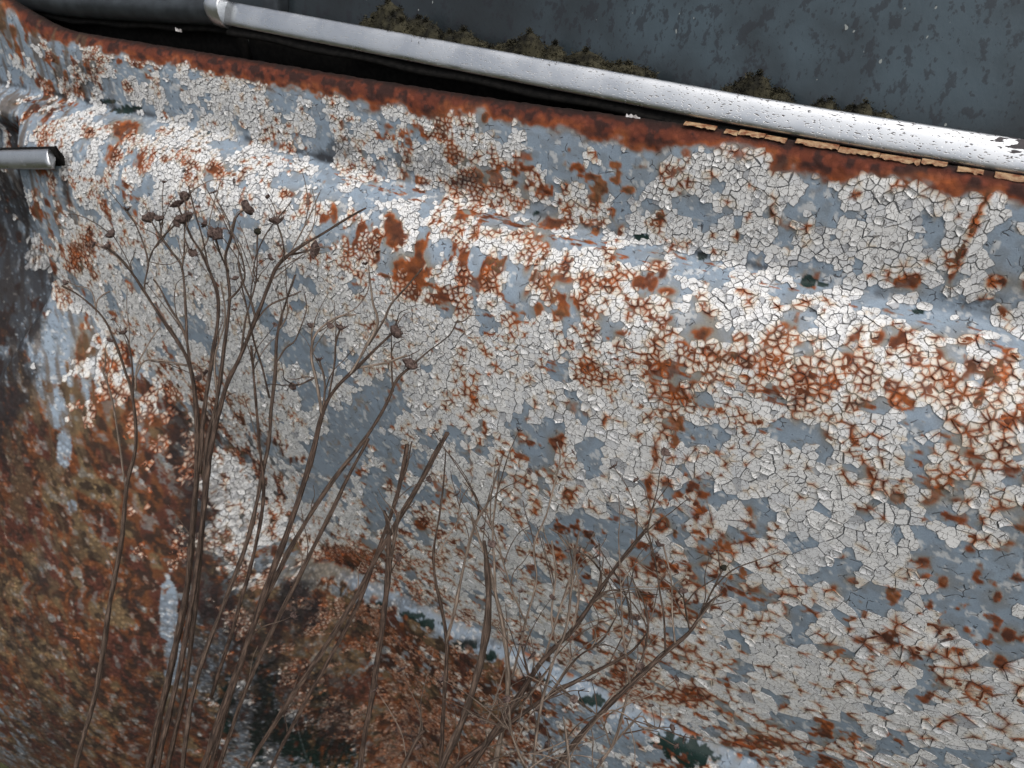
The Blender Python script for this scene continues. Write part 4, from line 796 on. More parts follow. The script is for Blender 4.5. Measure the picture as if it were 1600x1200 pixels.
# ------------------------------------------------------------------ the sheet itself
def axis(pieces):
    a = [np.arange(lo, hi, st) for lo, hi, st in pieces]; return np.concatenate(a)
gx = axis([(-.75, -.56, .004), (-.56, -.20, .0012), (-.20, .30, .0008), (.30, .42, .003)])
gs = axis([(0, float(S_LIP)-.004, .002), (float(S_LIP)-.004, float(S_CREASE)+.06, .0007), (float(S_CREASE)+.06, float(s_of_z(-.32)), .00095), (float(s_of_z(-.32)), float(s_of_z(-.56)), .0013), (float(s_of_z(-.56)), S_MAX, .005)])
GX, GS = np.meshgrid(gx, gs, indexing='ij')
def normals(x, s, e=.0008):
    du = surf(x+e, s)-surf(x-e, s); dv = surf(x, s+e)-surf(x, s-e)
    n = np.cross(dv, du); n /= np.linalg.norm(n, axis=-1, keepdims=True)+1e-12
    return np.where((n[..., 1:2] > 0) & (n[..., 2:3] < .3), -n, n)
P = surf(GX, GS); NRM = normals(GX, GS)
bulge = prof(GS)[0]-P[..., 1]; HX = GX-.8*bulge; HS = GS+.6*bulge            # noise coordinates that follow the swell of the wing
r, lip = rust_amount(GX, GS)
# which cell each point lies in
bi = np.clip(np.searchsorted(UX, GX)-1, 0, nu-1); bj = np.clip(np.searchsorted(VS, GS)-1, 0, nv-1)
d1 = np.full(GX.shape, 1e9); own = np.zeros(GX.shape, int)
for di in (-2, -1, 0, 1, 2):
    for dj in (-2, -1, 0, 1, 2):
        a = np.clip(bi+di, 0, nu-1); b = np.clip(bj+dj, 0, nv-1)
        d = (SX[a, b]-GX)**2+(SV[a, b]-GS)**2+np.where(alive[a, b], 0, 1)
        k = d < d1; d1 = np.where(k, d, d1); own = np.where(k, a*nv+b, own)
cov = present.ravel()[own].astype(float)*(GS > VS[0])
n_a = fbm(HX*220, HS*220, 61, 3); n_b = even(fbm(HX*60, HS*60, 65, 3)); n_c = fbm(HX*600, HS*600, 71, 2)
dens = np.clip(sample(F_R, GX, GS), 0, 1)
crust = np.clip(sstep(.45, .80, dens)*sstep(.16, .02, GX+.9*(GS-S_SWAGE+.12)*0+.10)*sstep(S_CREASE+.12, S_CREASE+.2, GS), 0, 1)
crust = np.maximum(crust, sstep(S_SWAGE+.008, S_SWAGE+.02, GS)*.9*sstep(.12, .0, GX))
crust = np.maximum(crust, lip*.55); crust = np.clip(np.maximum(crust, r*.5), 0, 1)
c = np.broadcast_to(C_BLUE, P.shape).copy()
c = lerp(c, np.array((.27, .335, .40)), n_b*.5); c = lerp(c, np.array((.20, .235, .27)), sstep(.45, .9, even(n_a))*.7)
dz = sstep(S_CREASE+.16, S_CREASE+.26, GS)*sstep(-.12, -.22, GX)*(1-sample(F_BARE, GX, GS))
c = lerp(c, np.array((.085, .082, .078)), dz*(.35+.5*sstep(.3, .7, even(n_a))))                  # bare paint darkened and mottled low on the wing
c = lerp(c, np.array((.60, .61, .61)), sstep(.86, .93, even(fbm(HX*330, HS*330, 67, 3)))*.65)       # thin remnants of the white coat
c = lerp(c, np.array((.10, .095, .09)), cov*.8)                                   # dirt packed under and between the plates
grime_shade = np.clip(sample(F_GRIME_SHADE, GX, GS), 0, 1)
c = lerp(c, np.array((.20, .175, .135)), np.clip(sample(F_HALO, GX, GS)*1.7, 0, .75)*sstep(.2, .6, n_a+.2))
rb = np.where(cov > .5, np.maximum(r, .25*dens), r)
c = rust_colour(c, rb, even(n_a), lip, 'blue')
ox = even(fbm(HX*45, HS*30, 81, 3))
deep = np.maximum(crust, sstep(S_CREASE+.13, S_CREASE+.22, GS)*sstep(-.12, -.22, GX))*sstep(.35, .7, r)*(1-lip)
ox2 = even(fbm(HX*130, HS*95, 83, 3))
c = lerp(c, np.array((.125, .053, .024)), deep*(.55+.4*sstep(.25, .6, ox))); c = lerp(c, np.array((.085, .032, .024)), deep*sstep(.62, .85, ox)*.85)
c = lerp(c, np.array((.165, .132, .075)), deep*sstep(.40, .12, ox)*.8); c = lerp(c, np.array((.030, .022, .018)), deep*sstep(.52, .85, ox2)*.85)
c = lerp(c, np.array((.22, .235, .23)), deep*sstep(.14, .05, ox2)*.5)
green = sample(F_GREEN, GX, GS); c = lerp(c, np.array((.012, .028, .025)), sstep(.2, .6, green)*(1-sstep(.6, .9, r)))
run = even(fbm(HX*190, HS*40, 87, 3))*sstep(-.20, -.40, GX)
crease_shade = np.exp(-((GS-S_CREASE+.0012)/.0022)**2)  # crease shadow painted as a narrow dark band, together with dirt lines
front = sstep(-.36, -.44, GX)*sstep(S_CREASE+.02, S_CREASE+.05, GS)*sstep(S_SWAGE-.05, S_SWAGE-.12, GS)  # shade in the front recess, painted near black along with its dirt
c = lerp(c, np.array((.11, .075, .045)), sstep(.55, .85, run)*.75)
grime_shade = np.clip(grime_shade+.8*crease_shade*sstep(.35, .7, even(fbm(GX*60, GS*0, 88, 3)))+.95*front*sstep(.05, .5, even(fbm(HX*120, HS*60, 89, 4))), 0, 1)
gr = grime_shade*sstep(.22, .50, n_c+.45*(grime_shade-.5)+.25*(n_a-.5)); c = lerp(c, np.array((.018, .017, .019)), gr*.92)
c = lip_dark(c, GS+.004*(n_a-.5))
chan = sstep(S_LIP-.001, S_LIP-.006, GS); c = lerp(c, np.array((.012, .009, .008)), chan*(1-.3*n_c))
bubble = fbm(HX*330, HS*330, 91, 2)
blist = np.abs(fbm(HX*180, HS*180, 95, 2)-.5)*2
hgt = crust*(1-lip*.6)*((bubble-.5)*.0016+.0004*(1-blist)) + (n_a-.5)*.00025 + r*(1-crust)*(bubble-.45)*.0008 - sstep(.3, .5, green)*.0002
hgt = hgt*sstep(0, .02, GS)
P = P+NRM*hgt[..., None]
rough = np.clip(.47+.5*sstep(.15, .5, r)+.25*crust+.3*gr+.35*cov+.1*(n_c-.5), .2, .95); rough = lerp(rough[..., None], np.array((.42,)), sstep(.3, .5, green))[..., 0]
bare = (1-cov)*(1-sstep(.2, .6, r))*(1-.7*crust)
nX, nS = GX.shape
idx = np.arange(nX*nS).reshape(nX, nS)
quads = np.stack([idx[:-1, :-1], idx[:-1, 1:], idx[1:, 1:], idx[1:, :-1]], -1).reshape(-1, 4)
car = empty('car_body', (0, 0, -1.2))
tag(car, 'rusting pale blue car side with cracked white paint, chrome trim and dark window', 'car')
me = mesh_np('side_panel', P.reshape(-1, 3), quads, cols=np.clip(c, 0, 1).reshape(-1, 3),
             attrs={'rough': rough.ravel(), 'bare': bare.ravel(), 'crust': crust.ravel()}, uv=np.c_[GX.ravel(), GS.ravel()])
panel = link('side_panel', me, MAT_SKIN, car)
tag(panel, 'pale blue pressed steel side with rust blooms and a shoulder crease')

# ------------------------------------------------------------------ paint flakes
cnt = np.array([len(q) for _, _, q in polys]); tot = int(cnt.sum()); F_n = len(polys)
E2 = np.array([p for _, _, q in polys for p in q]); fid = np.repeat(np.arange(F_n), cnt)
CEN = np.zeros((F_n, 2)); np.add.at(CEN, fid, E2); CEN /= cnt[:, None]
fi = np.array([a for a, _, _ in polys]); fj = np.array([b for _, b, _ in polys])
h1, h2, h3, h4 = (hash01(fi, fj, 100+k) for k in range(4))
dR = np.clip(sample(F_R, CEN[:, 0], CEN[:, 1]), 0, 1); low = sstep(S_SWAGE-.01, S_SWAGE+.01, CEN[:, 1])*sstep(.1, .0, CEN[:, 0])
lift = .00002+.0012*h1**10+.0001*dR*h2**2+.0002*low*h1
tilt_a = h3*6.283; tilt = (.006+.06*h4**5+.08*low*h4)
rel = E2-CEN[fid]
thick = .00022+.00012*h2
def lifted(rel2, f, rise):
    xy = CEN[f]+rel2
    hh = thick[f]+rise+tilt[f]*(rel2[:, 0]*np.cos(tilt_a[f])+rel2[:, 1]*np.sin(tilt_a[f])+.5*np.hypot(rel2[:, 0], rel2[:, 1]))
    return xy, hh
def to3(xy, hh): return surf(xy[:, 0], xy[:, 1])+normals(xy[:, 0], xy[:, 1])*hh[:, None]
xyA, hA = lifted(rel, fid, lift[fid]*(.5+hash01(np.arange(tot), fid, 9)))
VA = to3(xyA, hA)                                                    # rim of the top
VS_ = to3(CEN[fid]+rel*.985, np.full(tot, -.0003))                    # foot of the edge
VAk = VA.copy()                                                      # rim again, for the crisp side
xyB, hB = lifted(rel*.58, fid, lift[fid]*.15); VB = to3(xyB, hB)
xyC, hC = lifted(CEN*0, np.arange(F_n), lift*0); VC = to3(CEN, hC)
def flake_colour(xy, f, wgt):
    rr, lp = rust_amount(xy[:, 0], xy[:, 1]); d = dR[f]
    rr = np.clip(rr*wgt + .12*d*wgt, 0, 1)
    base = np.broadcast_to(C_WHITE, (len(f), 3))*(.86+.20*h4[f])[:, None]
    base = lerp(base, np.array((.60, .62, .645)), h3[f]**3*.8)
    odd = (hash01(fi[f], fj[f], 131) > .965).astype(float); base = lerp(base, np.array((.33, .345, .37)), odd*.8)
    g = np.clip(sample(F_GRIME_SHADE, xy[:, 0], xy[:, 1]), 0, 1); nn = fbm(xy[:, 0]*500, xy[:, 1]*500, 77, 2)
    col = rust_colour(base, rr, even(fbm(xy[:, 0]*220, xy[:, 1]*220, 61, 3)), lp*wgt, 'white')
    col = lerp(col, np.array((.19, .10, .05)), low[f]*sstep(.3, .7, h1[f]+d-.5)*.42)
    return lerp(col, np.array((.03, .03, .032)), g*sstep(.35, .65, nn+.35*(g-.5))*.85)
colA = flake_colour(xyA, fid, np.full(tot, 1.12)); colB = flake_colour(xyB, fid, np.full(tot, .62)); colC = flake_colour(CEN, np.arange(F_n), np.full(F_n, .45))
colS = lerp(colA*.75, np.array((.16, .12, .09)), np.full(tot, .45))
start = np.r_[0, np.cumsum(cnt)[:-1]]
nxt = np.arange(tot)+1; nxt[start+cnt-1] = start
area = .5*np.abs(np.bincount(fid, rel[:, 0]*rel[nxt, 1]-rel[nxt, 0]*rel[:, 1]))
eye = np.array((.165, -.297, .247)); seen = area/np.sum((VC-eye)**2, 1)*np.where((np.abs(VC[:, 0]-.06) < .21) & (VC[:, 2] > -.2), 1, .3)
big = np.zeros(F_n, bool); big[np.argsort(-seen)[:300]] = True
small = area < (.0027)**2
def flake_mesh(name, sel, shift=None, ring=True):
    f_ids = np.nonzero(sel)[0]; em = sel[fid]; e_ids = np.nonzero(em)[0]
    mp = np.full(tot, -1); mp[e_ids] = np.arange(len(e_ids)); nE = len(e_ids)
    fm = np.full(F_n, -1); fm[f_ids] = np.arange(len(f_ids))
    if not ring:
        V = np.vstack([VA[e_ids], VS_[e_ids], VC[f_ids]]); a = mp[e_ids]; b = mp[nxt[e_ids]]
        return mesh_np(name, V, np.c_[b, a, a+nE, b+nE], np.c_[a, b, fm[fid[e_ids]]+2*nE], smooth=False, cols=np.clip(np.vstack([colA[e_ids], colS[e_ids], colC[f_ids]]), 0, 1), uv=np.vstack([xyA[e_ids], xyA[e_ids], CEN[f_ids]]))
    V = np.vstack([VA[e_ids], VB[e_ids], VAk[e_ids], VS_[e_ids], VC[f_ids]])
    if shift is not None: V = V-shift
    a = mp[e_ids]; b = mp[nxt[e_ids]]
    q = np.vstack([np.c_[a, b, b+nE, a+nE], np.c_[b+2*nE, a+2*nE, a+3*nE, b+3*nE]])
    t = np.c_[a+nE, b+nE, fm[fid[e_ids]]+4*nE]
    cols = np.vstack([colA[e_ids], colB[e_ids], colA[e_ids]*.9, colS[e_ids], colC[f_ids]])
    uv = np.vstack([xyA[e_ids], xyB[e_ids], xyA[e_ids], xyA[e_ids], CEN[f_ids]])
    me = mesh_np(name, V, q, t, cols=np.clip(cols, 0, 1), uv=uv)
    return me
rest = link('paint_flakes', flake_mesh('paint_flakes', ~big & ~small), MAT_FLAKE, panel); rest['kind'] = 'stuff'
rest = link('paint_chips', flake_mesh('paint_chips', ~big & small, ring=False), MAT_FLAKE, panel); rest['kind'] = 'stuff'
for k in np.nonzero(big)[0]:
    sel = np.zeros(F_n, bool); sel[k] = True
    link('paint_flake', flake_mesh('paint_flake', sel, VC[k]), MAT_FLAKE, panel, tuple(VC[k]))

# ------------------------------------------------------------------ window, chrome and seals
def smooth_path(pts, n=8):
    return _catmull(pts, n)
def sweep(name, path, section, mat, parent, up=Vector((0, -.35, 1)), cap=True, loc=(0, 0, 0), scale=None):
    """section: closed list of (out, up) offsets; out points to the viewer"""
    path = [Vector(p) for p in path]; V = []; m = len(section)
    for i, p in enumerate(path):
        t = (path[min(i+1, len(path)-1)]-path[max(i-1, 0)]).normalized()
        o = up.cross(t).normalized()
        if o.y > 0: o = -o
        w = t.cross(o).normalized()
        if w.z < 0: w = -w
        k = 1 if scale is None else scale[i]
        V += [p+o*a*k+w*b*k for a, b in section]
    F = [(i*m+j, i*m+(j+1) % m, (i+1)*m+(j+1) % m, (i+1)*m+j) for i in range(len(path)-1) for j in range(m)]
    me = bpy.data.meshes.new(name)
    caps = [tuple(range(m))[::-1], tuple(range((len(path)-1)*m, len(path)*m))] if cap else []
    me.from_pydata([tuple(v) for v in V], [], F+caps)
    bm = bmesh.new(); bm.from_mesh(me); bmesh.ops.recalc_face_normals(bm, faces=bm.faces); bm.to_mesh(me); bm.free()
    for p in me.polygons: p.use_smooth = len(p.vertices) == 4
    return link(name, me, mat, parent, loc)
def oval(a, b, n=20, p=2.6):
    return [(math.copysign(abs(math.cos(t))**(2/p), math.cos(t))*a, math.copysign(abs(math.sin(t))**(2/p), math.sin(t))*b) for t in (2*math.pi*k/n for k in range(n))]
trim_path = smooth_path([(-.2235, .056, .156), (-.1093, .056, .1514), (.0041, .056, .1469), (.0967, .056, .1435), (.1614, .056, .1422), (.1957, .056, .1418), (.2373, .056, .1414), (.36, .056, .141)], 10)
def turned(sec, deg):
    c_, s_ = math.cos(math.radians(deg)), math.sin(math.radians(deg)); return [(a*c_-b*s_, a*s_+b*c_) for a, b in sec]
trim = sweep('window_trim', trim_path, turned(oval(.0022, .0066, 28, 2.6), 46), MAT_CHROME, car); tag(trim, 'pitted bright chrome strip along the window foot')
sweep('trim_end_cap', smooth_path([(-.2325, .0565, .1565), (-.229, .0553, .1563), (-.2225, .0553, .156)], 5), oval(.0062, .0090, 16, 2.2), MAT_CHROME, car)
frame_path = smooth_path([(-.62, .075, .196), (-.50, .064, .1600), (-.4401, .060, .1500), (-.385, .060, .1475), (-.3291, .060, .1497), (-.2295, .060, .1555)], 12)
tag(sweep('window_frame', frame_path, oval(.0075, .0078, 18, 2.4), MAT_FRAME, car), 'dull dark grey tube frame of the front quarter window')
sweep('window_seal', [(p[0], p[1]+.002, p[2]-.0088+.0006*math.sin(p[0]*90)) for p in trim_path], oval(.0055, .0022, 10), MAT_RUBBER, car)
sweep('window_seal', [(p[0], p[1]+.004, p[2]-.0095+.0006*math.sin(p[0]*120)) for p in frame_path], oval(.0055, .0022, 10), MAT_RUBBER, car)
# near-black uneven channel floor between the sheet and the glass
cx_ = np.linspace(-.70, .40, 330); cyy = np.linspace(.054, .084, 14); CX, CY = np.meshgrid(cx_, cyy, indexing='ij')
cz = .100+.014*fbm(CX*110, CY*260, 7, 3)+.010*sstep(-.05, -.25, CX)+.03*sstep(-.36, -.52, CX)
ii = np.arange(CX.size).reshape(CX.shape)
link('window_channel', mesh_np('window_channel', np.stack([CX, CY, cz], -1).reshape(-1, 3), np.stack([ii[:-1, :-1], ii[1:, :-1], ii[1:, 1:], ii[:-1, 1:]], -1).reshape(-1, 4)), MAT_RUBBER, car)
def box(name, lo, hi, mat, parent, shear=0, bev=.0006):
    bm = bmesh.new(); bmesh.ops.create_cube(bm, size=1)
    for v in bm.verts:
        v.co = Vector([lo[k]+(hi[k]-lo[k])*(v.co[k]+.5) for k in range(3)]); v.co.y += shear*(v.co.z-lo[2])
    if bev: bmesh.ops.bevel(bm, geom=bm.edges, offset=bev, segments=2, affect='EDGES')
    me = bpy.data.meshes.new(name); bm.to_mesh(me); bm.free(); return link(name, me, mat, parent)
sweep('glass_seal', [(p[0], .0715, p[2]-.0195) for p in trim_path], [(.002, -.024), (.002, .018), (-.002, .018), (-.002, -.024)], MAT_RUBBER, car, up=Vector((0, -.1, 1)))
sweep('glass_seal', [(p[0], .0725, p[2]-.0195) for p in frame_path], [(.002, -.024), (.002, .018), (-.002, .018), (-.002, -.024)], MAT_RUBBER, car, up=Vector((0, -.1, 1)))
tag(box('window_pane', (-.2035, .0745, .115), (.50, .0785, .50), MAT_GLASS, car, .30), 'dark streaked window glass')
tag(box('quarter_pane', (-.62, .0745, .115), (-.2185, .0785, .50), MAT_GLASS, car, .30), 'dark front quarter window glass')
box('window_divider', (-.2175, .068, .118), (-.2045, .084, .50), MAT_FRAME, car, .30)
# lifted cream slivers along the edge of the sheet, and pale scraps on the seal
xs_ = .062
while xs_ < .26:
    ln_ = rnd.uniform(.005, .020); x0, x1 = xs_, xs_+ln_; xs_ = x1+rnd.choice((.0002, .0003, .0003, .0040)); hgt_ = np.interp(x0, (.05, .19), (.0004, .0009))*rnd.uniform(.6, 1.15)
    n = 22; V = []; z = .1338+rnd.uniform(-.0006, .0005); tw = rnd.uniform(-.0006, .0006)
    for i in range(n):
        f_ = i/(n-1); x = x0+ln_*f_; w = hgt_*(.15+1.7*float(vnoise(np.array(x*750), np.array(3.), 5))); y = .0478+tw*(f_-.5)
        V += [(x, y+.0034, z+.0030), (x, y+.0006, z+.0027), (x, y-.0002, z+.0027-w), (x, y+.0006, z+.0027-w), (x, y+.0030, z+.0020)]
    F = [(i*5+j, i*5+(j+1) % 5, (i+1)*5+(j+1) % 5, (i+1)*5+j) for i in range(n-1) for j in range(5)]+[(4, 3, 2, 1, 0), tuple((n-1)*5+q for q in range(5))]
    me = bpy.data.meshes.new('paint_sliver'); me.from_pydata(V, [], F); me.update(); link('paint_sliver', me, MAT_CREAM, car)
MAT_SCRAP = make_simple('grey_white_paint_scrap', (.35, .33, .32), (.68, .66, .66), .6, 200)
for x, w in ((.033, .007), (-.27, .005)):
    i = int(np.argmin([abs(p[0]-x) for p in (trim_path if x > -.22 else frame_path)])); p = (trim_path if x > -.22 else frame_path)[i]
    n = 7; V = []
    for q in range(n):
        xx = x+w*q/(n-1); j = rnd.uniform(-.0004, .0004); z = p[2]-.0105-.00006*q+j
        V += [(xx, p[1]-.0046, z+.0009+j), (xx, p[1]-.0052, z-.0006), (xx, p[1]-.0044, z-.0007)]
    F = [(i_*3+j_, i_*3+(j_+1) % 3, (i_+1)*3+(j_+1) % 3, (i_+1)*3+j_) for i_ in range(n-1) for j_ in range(3)]+[(2, 1, 0), ((n-1)*3, (n-1)*3+1, (n-1)*3+2)]
    me = bpy.data.meshes.new('paint_scrap'); me.from_pydata(V, [], F); me.update(); link('paint_scrap', me, MAT_SCRAP, car)
# short length of side moulding ending at the flank
mp_ = smooth_path([(-.60, -.004, .024), (-.4441, -.006, .0488), (-.3774, -.006, .0605), (-.350, -.006, .0655), (-.346, -.0055, .0662)], 6)
mo = sweep('side_moulding', mp_, turned(oval(.0034, .0066, 20, 2.4), 50), MAT_CHROME, car, scale=[1]*(len(mp_)-3)+[.97, .9, .6]); tag(mo, 'short chrome side moulding ending at the flank')
sweep('moulding_gasket', [(p[0]+.0012, p[1]+.0065, p[2]-.0010) for p in mp_], oval(.002, .0092, 16), MAT_RUBBER, car)

# ------------------------------------------------------------------ moss along the window foot
def moss(label, x, w, h, seed):
    rg = np.random.default_rng(seed); tz = float(np.interp(x, [p[0] for p in trim_path], [p[2] for p in trim_path]))
    root = empty('moss_clump', (x, .0655, tz+.0045)); tag(root, label, 'moss', 'moss clumps growing along the window foot')
    nb = 16; rings = 6; V = []; Q = []
    lobes = [(rg.uniform(-.8, .8)*w, rg.uniform(-.003, .002), w*rg.uniform(.34, .60), h*rg.uniform(.35, 1.)*(.55+.45*rg.random())) for _ in range(8)]+[(rg.uniform(-.2, .2)*w, 0, w*.45, h)]
    for lx, ly, lw, lh in lobes:                                      # uneven cushions grown together
        o0 = len(V); lh = lh*(1-.45*(lx/w)**2)
        for k in range(rings):
            f = k/(rings-1); rr = max(.03, math.cos(f*math.pi/2)**.55)
            for q in range(nb):
                t = 2*math.pi*q/nb; bm_ = .7+.6*float(vnoise(np.array(math.cos(t)*2.4+seed+lx*900), np.array(math.sin(t)*2.4+f*3.1), seed))
                V.append((lx+math.cos(t)*lw*rr*bm_, ly+math.sin(t)*.0055*rr*bm_, (f*lh-.004)*(.8+.4*bm_*.5)))
        for k in range(rings-1):
            for q in range(nb): Q.append((o0+k*nb+q, o0+k*nb+(q+1) % nb, o0+(k+1)*nb+(q+1) % nb, o0+(k+1)*nb+q))
    V = np.array(V); me = mesh_np('cushion', V, np.array(Q)); link('cushion', me, MAT_MOSS, root, tuple(root.location))
    nl = int(7000*(w/.02)); b = V[rg.integers(0, len(V), nl)]+rg.normal(0, .0007, (nl, 3))
    d = rg.normal(0, 1, (nl, 3)); d[:, 2] = np.abs(d[:, 2])*.8+.1; d[:, 1] -= .5; d /= np.linalg.norm(d, axis=1)[:, None]
    sd_ = np.cross(d, rg.normal(0, 1, (nl, 3))); sd_ /= np.linalg.norm(sd_, axis=1)[:, None]
    L = rg.uniform(.0005, .0017, (nl, 1)); wd = rg.uniform(.00018, .00045, (nl, 1))
    LV = np.stack([b-sd_*wd, b+sd_*wd, b+d*L], 1).reshape(-1, 3)
    me = mesh_np('moss_leaves', LV, None, np.arange(nl*3).reshape(-1, 3), smooth=False)
    o = link('moss_leaves', me, MAT_MOSS, root, tuple(root.location)); o['kind'] = 'stuff'
for k, (lb, x, w, h) in enumerate([('tall dark moss clump, furthest left along the chrome strip', -.106, .0290, .0185), ('low moss tail on the right flank of the tall leftmost clump', -.064, .022, .0105),
        ('rounded olive moss clump beyond the middle of the chrome strip', -.028, .0220, .0150), ('low spreading moss clump just right of the rounded olive one', .008, .027, .0110),
        ('olive moss clump standing alone above the peeled chrome patches', .088, .0170, .0135), ('tiny moss tuft furthest right along the chrome strip', .134, .0100, .0085), ('tiny moss tuft just left of the furthest right one', .119, .0080, .0075)]):
    moss(lb, x, w, h, 11+k)

# ------------------------------------------------------------------ dead stalks
def tube(path, sides, seed):
    """path (n,4) x y z r -> verts, quads, chart coords (round, along)"""
    P4 = _catmull(path, 6) if len(path) > 2 else np.array(path)
    n = len(P4); pts = P4[:, :3].copy(); rad = np.maximum(P4[:, 3], .0003)
    ln = np.r_[0, np.cumsum(np.linalg.norm(np.diff(pts, axis=0), axis=1))]
    kn = fbm(ln*55+seed*3.1, ln*0+seed, 3, 3)-.5; kn2 = fbm(ln*55+seed*5.7, ln*0+seed, 4, 3)-.5
    fade = np.minimum(1, np.arange(n)/4)
    pts[:, 0] += kn*.0008*fade; pts[:, 2] += kn2*.0006*fade
    rad = rad*(.44+.28*fbm(ln*110+seed, ln*0, 9, 2))
    T = np.gradient(pts, axis=0); T /= np.linalg.norm(T, axis=1)[:, None]+1e-9
    ref = np.array((.35, -1, .2)); A = np.cross(T, ref); A /= np.linalg.norm(A, axis=1)[:, None]+1e-9; B = np.cross(T, A)
    th = np.linspace(0, 2*math.pi, sides, endpoint=False)
    ridge = 1+.16*np.sin(th*3+seed)[None, :]+.22*(hash01(np.arange(sides), seed)-.5)[None, :]
    R = rad[:, None]*ridge
    V = pts[:, None, :]+R[..., None]*(np.cos(th)[None, :, None]*A[:, None, :]+np.sin(th)[None, :, None]*B[:, None, :])
    idx = np.arange(n*sides).reshape(n, sides); nx_ = np.roll(idx, -1, 1)
    Q = np.stack([idx[:-1], nx_[:-1], nx_[1:], idx[1:]], -1).reshape(-1, 4)
    V = np.vstack([V.reshape(-1, 3), pts[:1], pts[-1:]+T[-1:]*rad[-1]*.6])
    t1 = np.c_[nx_[0], idx[0], np.full(sides, n*sides)]; t2 = np.c_[idx[-1], nx_[-1], np.full(sides, n*sides+1)]
    ch = np.stack([np.broadcast_to(th[None, :]*rad.mean(), (n, sides))+seed, np.broadcast_to(ln[:, None], (n, sides))], -1).reshape(-1, 2)
    ch = np.vstack([ch, ch[:1], ch[-1:]])
    return V, Q, np.vstack([t1, t2]), ch, pts, T
def head(parent, p, d, size, kind, seed, org):
    """dried composite flower: stalk end, cup of bracts and a worn disc"""
    prof_ = {'cup': [(.12, 0), (.35, .12), (.75, .45), (1.0, .75), (.92, .82), (.55, .62), (.0, .58)],
             'button': [(.14, 0), (.5, .15), (.95, .5), (1.08, .82), (.86, .98), (.45, 1.02), (.0, .92)],
             'disc': [(.10, 0), (.30, .15), (.9, .30), (1.0, .38), (.85, .45), (.4, .40), (.0, .36)],
             'split': [(.15, 0), (.6, .25), (1.0, .8), (.9, 1.3), (.6, 1.0), (.35, 1.35), (.0, .9)],
             'moss': [(.3, -.2), (.8, .1), (1., .6), (.8, 1.1), (.4, 1.3), (.0, 1.35)]}[kind]
    ns = 14; rg = random.Random(seed)
    d = Vector(d).normalized(); a = d.orthogonal().normalized(); b = d.cross(a)
    V = []; F = []
    wob = [rg.uniform(.55, 1.2) for _ in range(ns)]
    for k, (r_, h_) in enumerate(prof_[:-1]):
        for q in range(ns):
            t = 2*math.pi*q/ns; rr = size*r_*(1+(wob[q]-1)*min(1, h_*1.6))*(1+rg.uniform(-.05, .05)); hh = size*h_*(1+(wob[(q*5) % ns]-1)*.8)
            V.append(Vector(p)-Vector(org)+d*hh+a*rr*math.cos(t)+b*rr*math.sin(t))
    V.append(Vector(p)-Vector(org)+d*size*prof_[-1][1]); m = len(prof_)-1
    for k in range(m-1):
        for q in range(ns): F.append((k*ns+q, k*ns+(q+1) % ns, (k+1)*ns+(q+1) % ns, (k+1)*ns+q))
    F += [((m-1)*ns+q, (m-1)*ns+(q+1) % ns, m*ns) for q in range(ns)]
    for q in range(0, ns, 1):                                        # bract tips along the rim
        kk = (m-1)//2+1; c0 = V[kk*ns+q]; n0 = len(V); t = 2*math.pi*q/ns; o = (a*math.cos(t)+b*math.sin(t))
        V += [c0+o*size*.02+a*size*.06, c0+o*size*.02-a*size*.06, c0+o*size*rg.uniform(.1, .45)+d*size*rg.uniform(.2, .75)]; F.append((n0, n0+1, n0+2))
    me = bpy.data.meshes.new('seed_head'); me.from_pydata([tuple(v) for v in V], [], F); me.update()
    for p_ in me.polygons: p_.use_smooth = True
    o = link('seed_head', me, MAT_MOSS if kind == 'moss' else MAT_HEAD, parent, tuple(org)); return o
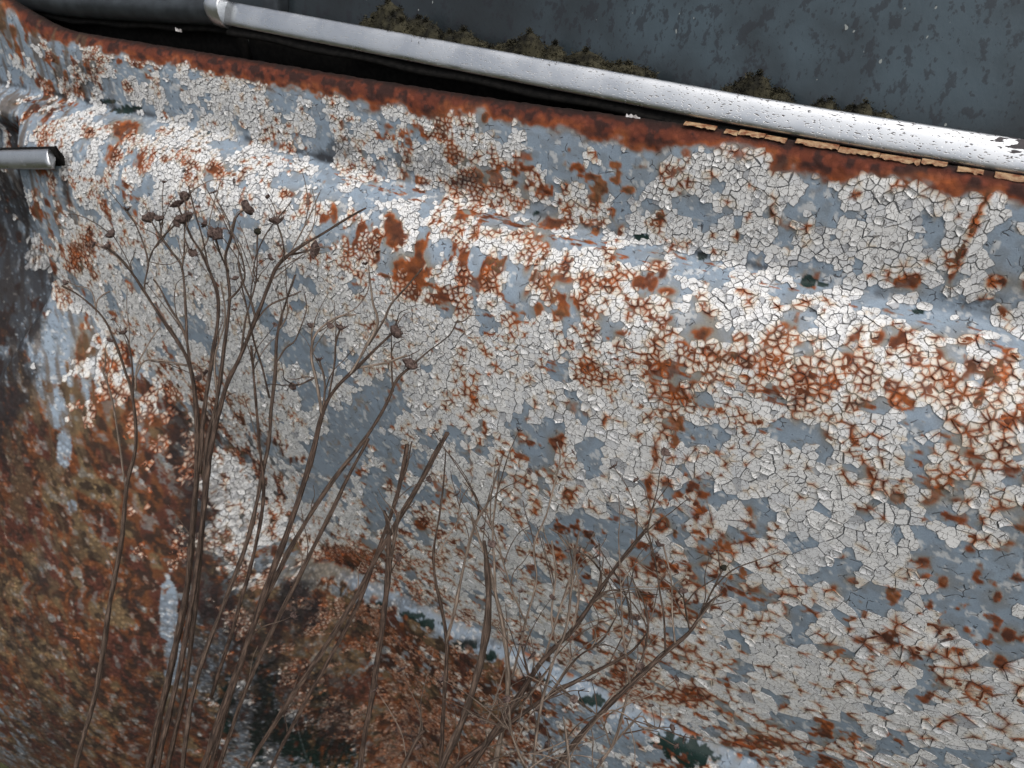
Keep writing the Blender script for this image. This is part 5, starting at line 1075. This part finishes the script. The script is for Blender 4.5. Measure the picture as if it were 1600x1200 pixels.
for pi, (label, parts) in enumerate(PLANTS):
    base = Vector(parts[0][1][0][:3]); root = empty('dead_stalk', base)
    tag(root, label, 'dead plant', 'dead plant stalks standing in front of the car')
    stem_ob = None
    for bi_, (role, path, hd) in enumerate(parts):
        sd_ = pi*31+bi_; pale = 'bleached' in label or 'pale twig' in label or (role == 'b' and hd is None and rnd.random() < .45)
        tn = (rnd.uniform(.6, 1) if pale else rnd.uniform(0, .22)) + (.1 if role == 'b' else 0)
        V, Q, T3, ch, pts, TT = tube(path, 10 if role == 's' else 7, sd_)
        me = mesh_np('stem' if role == 's' else 'branch', V-np.array(base), Q, T3, attrs={'tone': np.full(len(V), min(tn, 1))}, uv=ch)
        o = link('stem' if role == 's' else 'branch', me, MAT_STEM, root, tuple(base))
        if hd:
            d = Vector(TT[-1])+Vector((rnd.uniform(-.5, .5), rnd.uniform(-.5, .5), rnd.uniform(-.3, .5)))
            head(root, Vector(pts[-1]), d, hd[0]*1.0, hd[1], sd_, base)

    # fine dry side twigs
    for m_ in range((5+3*len(parts)) if any(w_ in label for w_ in ('bushy', 'spreading', 'low grey', 'bleached', 'paired', 'arching')) else (3+len(parts))):
        src = parts[rnd.randrange(len(parts))]; pp = src[1]; k0 = rnd.randrange(max(1, len(pp)//2), len(pp)); a_ = Vector(pp[k0-1][:3]); b__ = Vector(pp[k0][:3])
        if a_.z < -.25 or (a_-b__).length < 1e-4: continue
        t0 = rnd.random(); p0 = a_.lerp(b__, t0); dr = (b__-a_).normalized(); L_ = rnd.uniform(.012, .038)
        sd2 = (Vector((rnd.uniform(-1, 1), rnd.uniform(-.25, .25), rnd.uniform(-.2, .6)))).normalized(); q_ = [(p0.x, p0.y, p0.z, .0006)]
        for f_ in (.35, .7, 1.): 
            v_ = p0+(dr*.8+sd2*(.35+.35*f_)).normalized()*L_*f_+Vector((rnd.uniform(-1, 1), 0, rnd.uniform(-1, 1)))*.0012; q_.append((v_.x, v_.y, v_.z, .0006-.0003*f_))
        V, Q, T3, ch, pts, TT = tube(q_, 6, pi*31+m_+500)
        me = mesh_np('twig', V-np.array(base), Q, T3, attrs={'tone': np.full(len(V), rnd.uniform(.1, .85))}, uv=ch); link('twig', me, MAT_STEM, root, tuple(base))
        if rnd.random() < .3: head(root, Vector(pts[-1]), Vector(TT[-1]), rnd.uniform(.0014, .0026), rnd.choice(('cup', 'disc')), pi*31+m_+900, base)

# ------------------------------------------------------------------ ground
gm = bpy.data.meshes.new('ground'); n = 40; V = []; F = []
for i in range(n+1):
    for j in range(n+1):
        x, y = (i/n-.5), (j/n-.5); x = math.copysign(abs(x*2)**2.2, x)*40; y = math.copysign(abs(y*2)**2.2, y)*40
        V.append((x, y, -1.22+.03*math.sin(x*3.1+y*1.7)*math.sin(y*2.3)*min(1, (abs(x)+abs(y)))))
for i in range(n):
    for j in range(n): F.append((i*(n+1)+j, (i+1)*(n+1)+j, (i+1)*(n+1)+j+1, i*(n+1)+j+1))
gm.from_pydata(V, [], F); gm.update()
g = link('ground', gm, MAT_SOIL); tag(g, 'dark grassy soil under the car', kind='structure')
